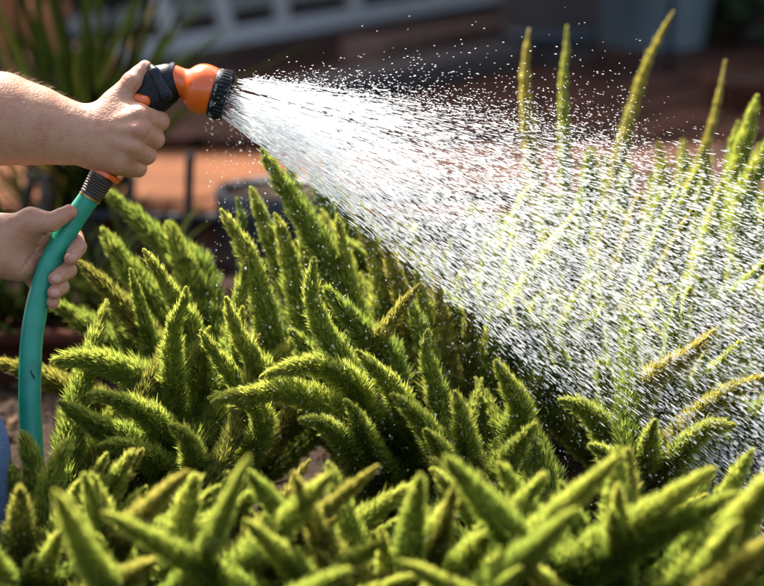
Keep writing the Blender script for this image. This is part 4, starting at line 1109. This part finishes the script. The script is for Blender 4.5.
# terracotta trough at the left
c0 = P(-40, 338, 2.62); c1 = P(150, 336, 2.62)
tl = thing('trough', 'long weathered terracotta trough lying behind the ferns at the left', 'trough', ((c0[0] + c1[0]) / 2, c0[1], 0))
mb = MB(); zt2 = float(c0[2]); mb.box(((c0[0] + c1[0]) / 2, c0[1] + 0.07, zt2 * 0.45), (c1[0] - c0[0] - 0.02, 0.13, zt2 * 0.9 + 0.02), bev=0.01); mb.build('body', M['old_terracotta'], tl, False)
mb = MB(); ring = [(c0[0], c0[1] - 0.005, zt2), (c1[0], c0[1] - 0.005, zt2), (c1[0], c0[1] + 0.15, zt2), (c0[0], c0[1] + 0.15, zt2)]
for a, b in ((0, 1), (2, 3), (1, 2), (3, 0)): mb.tube([ring[a], ring[b]], 0.0125, 14)
mb.build('rim', M['old_terracotta'], tl, auto=50)
mb = MB(); mb.box(((c0[0] + c1[0]) / 2, c0[1] + 0.072, zt2 * 0.9 + 0.004), (c1[0] - c0[0] - 0.03, 0.125, 0.006)); mb.build('soil_fill', M['soil'], tl, False)

# timber deck under the added shade roof, boards running away to the right
deck = MB(); deck_y = TY + 0.52
deck.box((1.0, deck_y + 3.0, TZ + 0.013), (9.0, 6.0, 0.022)); tag(deck.build('deck', M['deck'], None, False), kind='structure')
xl = float(P(345, 180, 3.5)[0])
deck = MB(); deck.box((xl + 3.0, TY + 0.255, TZ + 0.011), (6.0, 0.50, 0.018)); tag(deck.build('deck_shade_strip', M['deck'], None, False), kind='structure')  # dark boards added over the sunlit tiles to stand in for shade
DZ = TZ + 0.026
A = on_floor(118, 64, DZ); B = on_floor(440, 10, DZ); bd = (B - A) / np.linalg.norm(B - A); bn = np.array([-bd[1], bd[0], 0])
ba = math.atan2(bd[1], bd[0])
bench = thing('metal_bench', 'blurred grey metal bench with a long floor rail and slanting legs, top left of centre', 'bench', A)
ln_ = float(np.linalg.norm(B - A)) + 0.35
def bar(mb, a, b, w, h):
    a = np.array(a, float); b = np.array(b, float); d = b - a; l = np.linalg.norm(d); d /= l
    s = np.cross(d, [0.3, -0.8, 0.1] if abs(d[2]) > 0.7 else [0, 0, 1.0]); s /= np.linalg.norm(s); u = np.cross(s, d)
    mb.box((a + b) / 2, (l, w, h), bev=0.004, axes=[d, s, u])
for sgn, nm in ((0.0, 'floor_rail'), (0.52, 'floor_rail')):
    mb = MB(); s = A + bn * sgn; bar(mb, s + [0, 0, 0.022], s + bd * ln_ + [0, 0, 0.022], 0.045, 0.044); mb.build(nm, M['grey_metal'], bench, False)
for sgn in (0.0, 0.52):
    for f in ((0.11, 0.235, 0.37, 0.56, 0.80, 0.98) if sgn == 0.0 else (0.11, 0.5, 0.98)):
        s = A + bn * sgn + bd * ln_ * f
        mb = MB(); bar(mb, s + [0, 0, 0.045], s - bd * 0.16 + [0, 0, 0.44], 0.035, 0.035); mb.build('leg', M['grey_metal'], bench, False)
for q in range(6):
    mb = MB(); s = A + bn * (0.0 + q * 0.104) - bd * 0.16; bar(mb, s + [0, 0, 0.455], s + bd * ln_ + [0, 0, 0.455], 0.085, 0.025); mb.build('seat_slat', M['grey_metal'], bench, False)
# added dark box standing in for the shade behind the bench
cc = A + bd * 0.75 + bn * 1.05
chest = thing('shade_fill_box', 'large charcoal storage chest in the shade behind the grey bench', 'storage chest', (cc[0], cc[1], DZ))
mb = MB(); mb.box((cc[0], cc[1], DZ + 0.25), (2.3, 0.6, 0.50), rz=ba, bev=0.012); mb.build('box', M['charcoal'], chest, False)
mb = MB(); mb.box((cc[0], cc[1], DZ + 0.525), (2.36, 0.66, 0.045), rz=ba, bev=0.012); mb.build('lid', M['charcoal'], chest, False)
# two old sleepers on the deck
for (px0, py0, px1, py1, lab, hh, m) in ((300, 106, 520, 62, 'dark brown timber sleeper lying on the deck, nearer the spray', 0.05, 'brown_wood'), (360, 66, 540, 34, 'second brown timber sleeper further back on the deck, in front of the barrel', 0.06, 'sleeper')):
    a = on_floor(px0, py0, DZ); b = on_floor(px1, py1, DZ)
    mb = MB(); bar(mb, a + [0, 0, hh / 2], b + [0, 0, hh / 2], 0.12, hh); tag(mb.build('timber_sleeper', M[m], None, False), lab, 'timber sleeper', 'timber sleepers on the deck')
# barrel
bc = on_floor(550, 60, DZ)
brl = thing('barrel', 'dark brown wooden half barrel standing on the deck behind the thin fern spires', 'barrel', bc)
mb = MB(); mb.lathe([(0, 0.100), (0.1, 0.118), (0.22, 0.125), (0.36, 0.118), (0.42, 0.11), (0.42, 0.10), (0.36, 0.10)], bc, (0, 0, 1), 40, close=False); mb.build('staves', M['brown_wood'], brl)
for z in (0.05, 0.30):
    mb = MB(); mb.lathe([(z, 0.1115 if z < 0.1 else 0.1235), (z, 0.115 if z < 0.1 else 0.127), (z + 0.03, 0.119 if z < 0.1 else 0.125), (z + 0.03, 0.115 if z < 0.1 else 0.1205)], bc, (0, 0, 1), 40, close=False); mb.build('hoop', M['black_metal'], brl)
# galvanised tub
tc_ = on_floor(650, 44, DZ)
tub = thing('metal_tub', 'pale grey galvanised tub with dark handle on the deck, upper right', 'tub', tc_)
mb = MB(); mb.lathe([(0, 0.12), (0.0, 0.135), (0.17, 0.165), (0.19, 0.172), (0.195, 0.166), (0.185, 0.158), (0.01, 0.125), (0.01, 0.001)], tc_, (0, 0, 1), 48, close=False); mb.build('basin', M['galv'], tub, auto=50)
mb = MB(); mb.tube([tc_ + [0.165 * math.cos(a) * 1.02, -0.04, 0.17 + 0.14 * math.sin(a)] for a in np.linspace(0, PI, 18)], 0.006, 10); mb.build('handle', M['black_metal'], tub)
# black stake beside the tub
sk = on_floor(668, 84, TZ)
mb = MB(); mb.tube([sk + [0, 0, -0.05], sk + [0.004, 0, 0.3], sk + [0.0, 0, 0.75]], [0.008, 0.008, 0.006], 10); tag(mb.build('garden_stake', M['black_metal'], None), 'thin black metal stake upright in front of the pale tub', 'stake')
# terracotta pots
pot('terracotta_pot', 'wide brown terracotta pot standing on the step at the far right edge', on_floor(748, 118, TZ), 0.10, 0.085, M['old_terracotta'], group='terracotta pots on the terrace')
pot('terracotta_pot', 'bright orange terracotta pot glimpsed between strap leaves at the top left corner', on_floor(2, 52, TZ), 0.13, 0.24, M['terracotta'], group='terracotta pots on the terrace')
pot('terracotta_pot', 'small orange terracotta pot glimpsed beside the right thumb', on_floor(101, 96, TZ), 0.048, 0.085, M['terracotta'], group='terracotta pots on the terrace')
pot('terracotta_pot', 'orange terracotta pot half hidden in the middle of the strap leaves', on_floor(48, 70, TZ), 0.06, 0.16, M['terracotta'], group='terracotta pots on the terrace')
# white saucer
sc = on_floor(20, 62, TZ)
mb = MB(); mb.lathe([(0, 0.04), (0.012, 0.062), (0.016, 0.064), (0.014, 0.058), (0.004, 0.038), (0.004, 0.001)], sc + [0, -0.12, 0], (0, 0, 1), 40, close=False); tag(mb.build('saucer', M['white_glaze'], None), 'white glazed saucer on the tiles in front of the corner pot', 'saucer')

# ------------------------------------------------------------------ hedge, house with a roof added for shade, fence
def leaf_cloud(center, ext, n, size):
    p = RNG.normal(0, 1, (n, 3)); p /= np.linalg.norm(p, axis=1)[:, None]; p *= (RNG.uniform(0.25, 1, n) ** 0.5)[:, None]
    bump_ = 1 + 0.18 * np.sin(p[:, :1] * 9) * np.cos(p[:, 2:] * 7)
    p = center + p * np.array(ext) * bump_
    a = RNG.normal(size=(n, 3)); a /= np.linalg.norm(a, axis=1)[:, None]; b = np.cross(a, RNG.normal(size=(n, 3))); b /= np.linalg.norm(b, axis=1)[:, None]
    s = (size * RNG.uniform(0.6, 1.3, n))[:, None]
    v = np.stack([p - a * s, p + b * s * 0.5, p + a * s, p - b * s * 0.5], 1).reshape(-1, 3)
    me = np_mesh('foliage', v, (np.arange(n) * 4)[:, None] + np.arange(4)[None], 4)
    set_attr(me, 'leaf', np.repeat(RNG.uniform(0, 1, n), 4)[:, None])
    return me
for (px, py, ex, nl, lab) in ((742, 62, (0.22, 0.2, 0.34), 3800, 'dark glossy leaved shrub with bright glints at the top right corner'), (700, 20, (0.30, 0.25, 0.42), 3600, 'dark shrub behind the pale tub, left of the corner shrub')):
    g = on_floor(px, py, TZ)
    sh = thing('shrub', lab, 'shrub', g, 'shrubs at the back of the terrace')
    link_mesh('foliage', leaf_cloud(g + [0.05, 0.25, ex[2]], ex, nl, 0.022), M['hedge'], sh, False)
    mb = MB(); mb.tube([g + [0.05, 0.25, -0.02], g + [0.06, 0.25, 0.2], g + [0.03, 0.24, 0.4]], [0.02, 0.016, 0.01], 10); mb.build('stem', M['bark'], sh)
house = thing('house', 'dark rendered house with a deep veranda roof shading the deck', 'house', (1.0, 6.6, TZ))
mb = MB(); mb.box((1.5, 8.2, 1.5), (8.0, 2.6, 3.2), bev=0.01); mb.build('wall', M['wall'], house, False)
SUN = np.array([-0.28, 0.55, 0.79]); SUN /= np.linalg.norm(SUN)
RZ = 2.35
ry = TY + 0.50 + (RZ - TZ) * SUN[1] / SUN[2]; rx = -0.72 + (RZ - TZ) * SUN[0] / SUN[2]  # roof edges set from the sun so the shade starts where wanted
mb = MB(); mb.box(((rx + 6.0) / 2, (ry + 8.0) / 2, RZ + 0.04), (6.0 - rx, 8.0 - ry, 0.08), bev=0.005); mb.build('added_shade_roof', M['roof'], house, False)  # unseen roof, added to throw shade over the deck
for xx in (rx + 0.1, 2.4, 5.8):  # posts carrying the added roof
    mb = MB(); mb.box((xx, ry + 0.1, (RZ + TZ) / 2), (0.09, 0.09, RZ - TZ - 0.004), bev=0.004); mb.build('shade_roof_post', M['charcoal'], house, False)
fen = thing('board_fence', 'weathered brown board fence closing the left side of the terrace', 'fence', (-3.4, 6.0, 0))
mb = MB()
for q in range(34): mb.box((-5.9 + q * 0.135, 7.2, 0.95), (0.128, 0.022, 1.75 + RNG.uniform(-0.01, 0.01)), bev=0.003)
mb.build('boards', M['fence'], fen, False)
for xx in (-5.9, -4.4, -2.9):
    mb = MB(); mb.box((xx, 7.262, 0.95), (0.09, 0.09, 1.9), bev=0.004); mb.build('post', M['fence'], fen, False)

# ------------------------------------------------------------------ light and camera
w = bpy.data.worlds.new('World'); scene.world = w; w.use_nodes = True
nt = w.node_tree; bg = nt.nodes['Background']
sky = nt.nodes.new('ShaderNodeTexSky'); sky.sky_type = 'NISHITA'; sky.sun_disc = False
el = math.asin(SUN[2]); sky.sun_elevation = el; sky.air_density = 1.0; sky.dust_density = 4.0; sky.ozone_density = 0.4; sky.sun_rotation = math.atan2(SUN[0], SUN[1])
nt.links.new(sky.outputs[0], bg.inputs[0]); bg.inputs[1].default_value = 0.14
sl = bpy.data.lights.new('sun', 'SUN'); sl.energy = 4.5; sl.angle = math.radians(0.53); sl.color = (1.0, 0.94, 0.85)
so = bpy.data.objects.new('sun', sl); C.objects.link(so); so.rotation_euler = Vector((-SUN[0], -SUN[1], -SUN[2])).to_track_quat('-Z', 'Y').to_euler()
cam = bpy.data.cameras.new('camera'); cam.sensor_width = 36.0; cam.lens = FPX / 764.0 * 36.0; cam.clip_end = 300; cam.clip_start = 0.05
co_ = bpy.data.objects.new('camera', cam); C.objects.link(co_); co_.location = Vector(CAM); co_.rotation_euler = (PI / 2 - PITCH, 0, 0)
cam.dof.use_dof = True; cam.dof.focus_distance = 2.0; cam.dof.aperture_fstop = 3.0; cam.dof.aperture_blades = 7
scene.camera = co_
vs_ = scene.view_settings
vs_.view_transform = 'Standard'; vs_.look = 'None'; vs_.gamma = 1.0; vs_.exposure = 1.6; vs_.use_curve_mapping = False
scene.cycles.max_bounces = 8; scene.cycles.transparent_max_bounces = 12
scene.cycles.use_denoising = True
scene.cycles.sample_clamp_indirect = 6.0
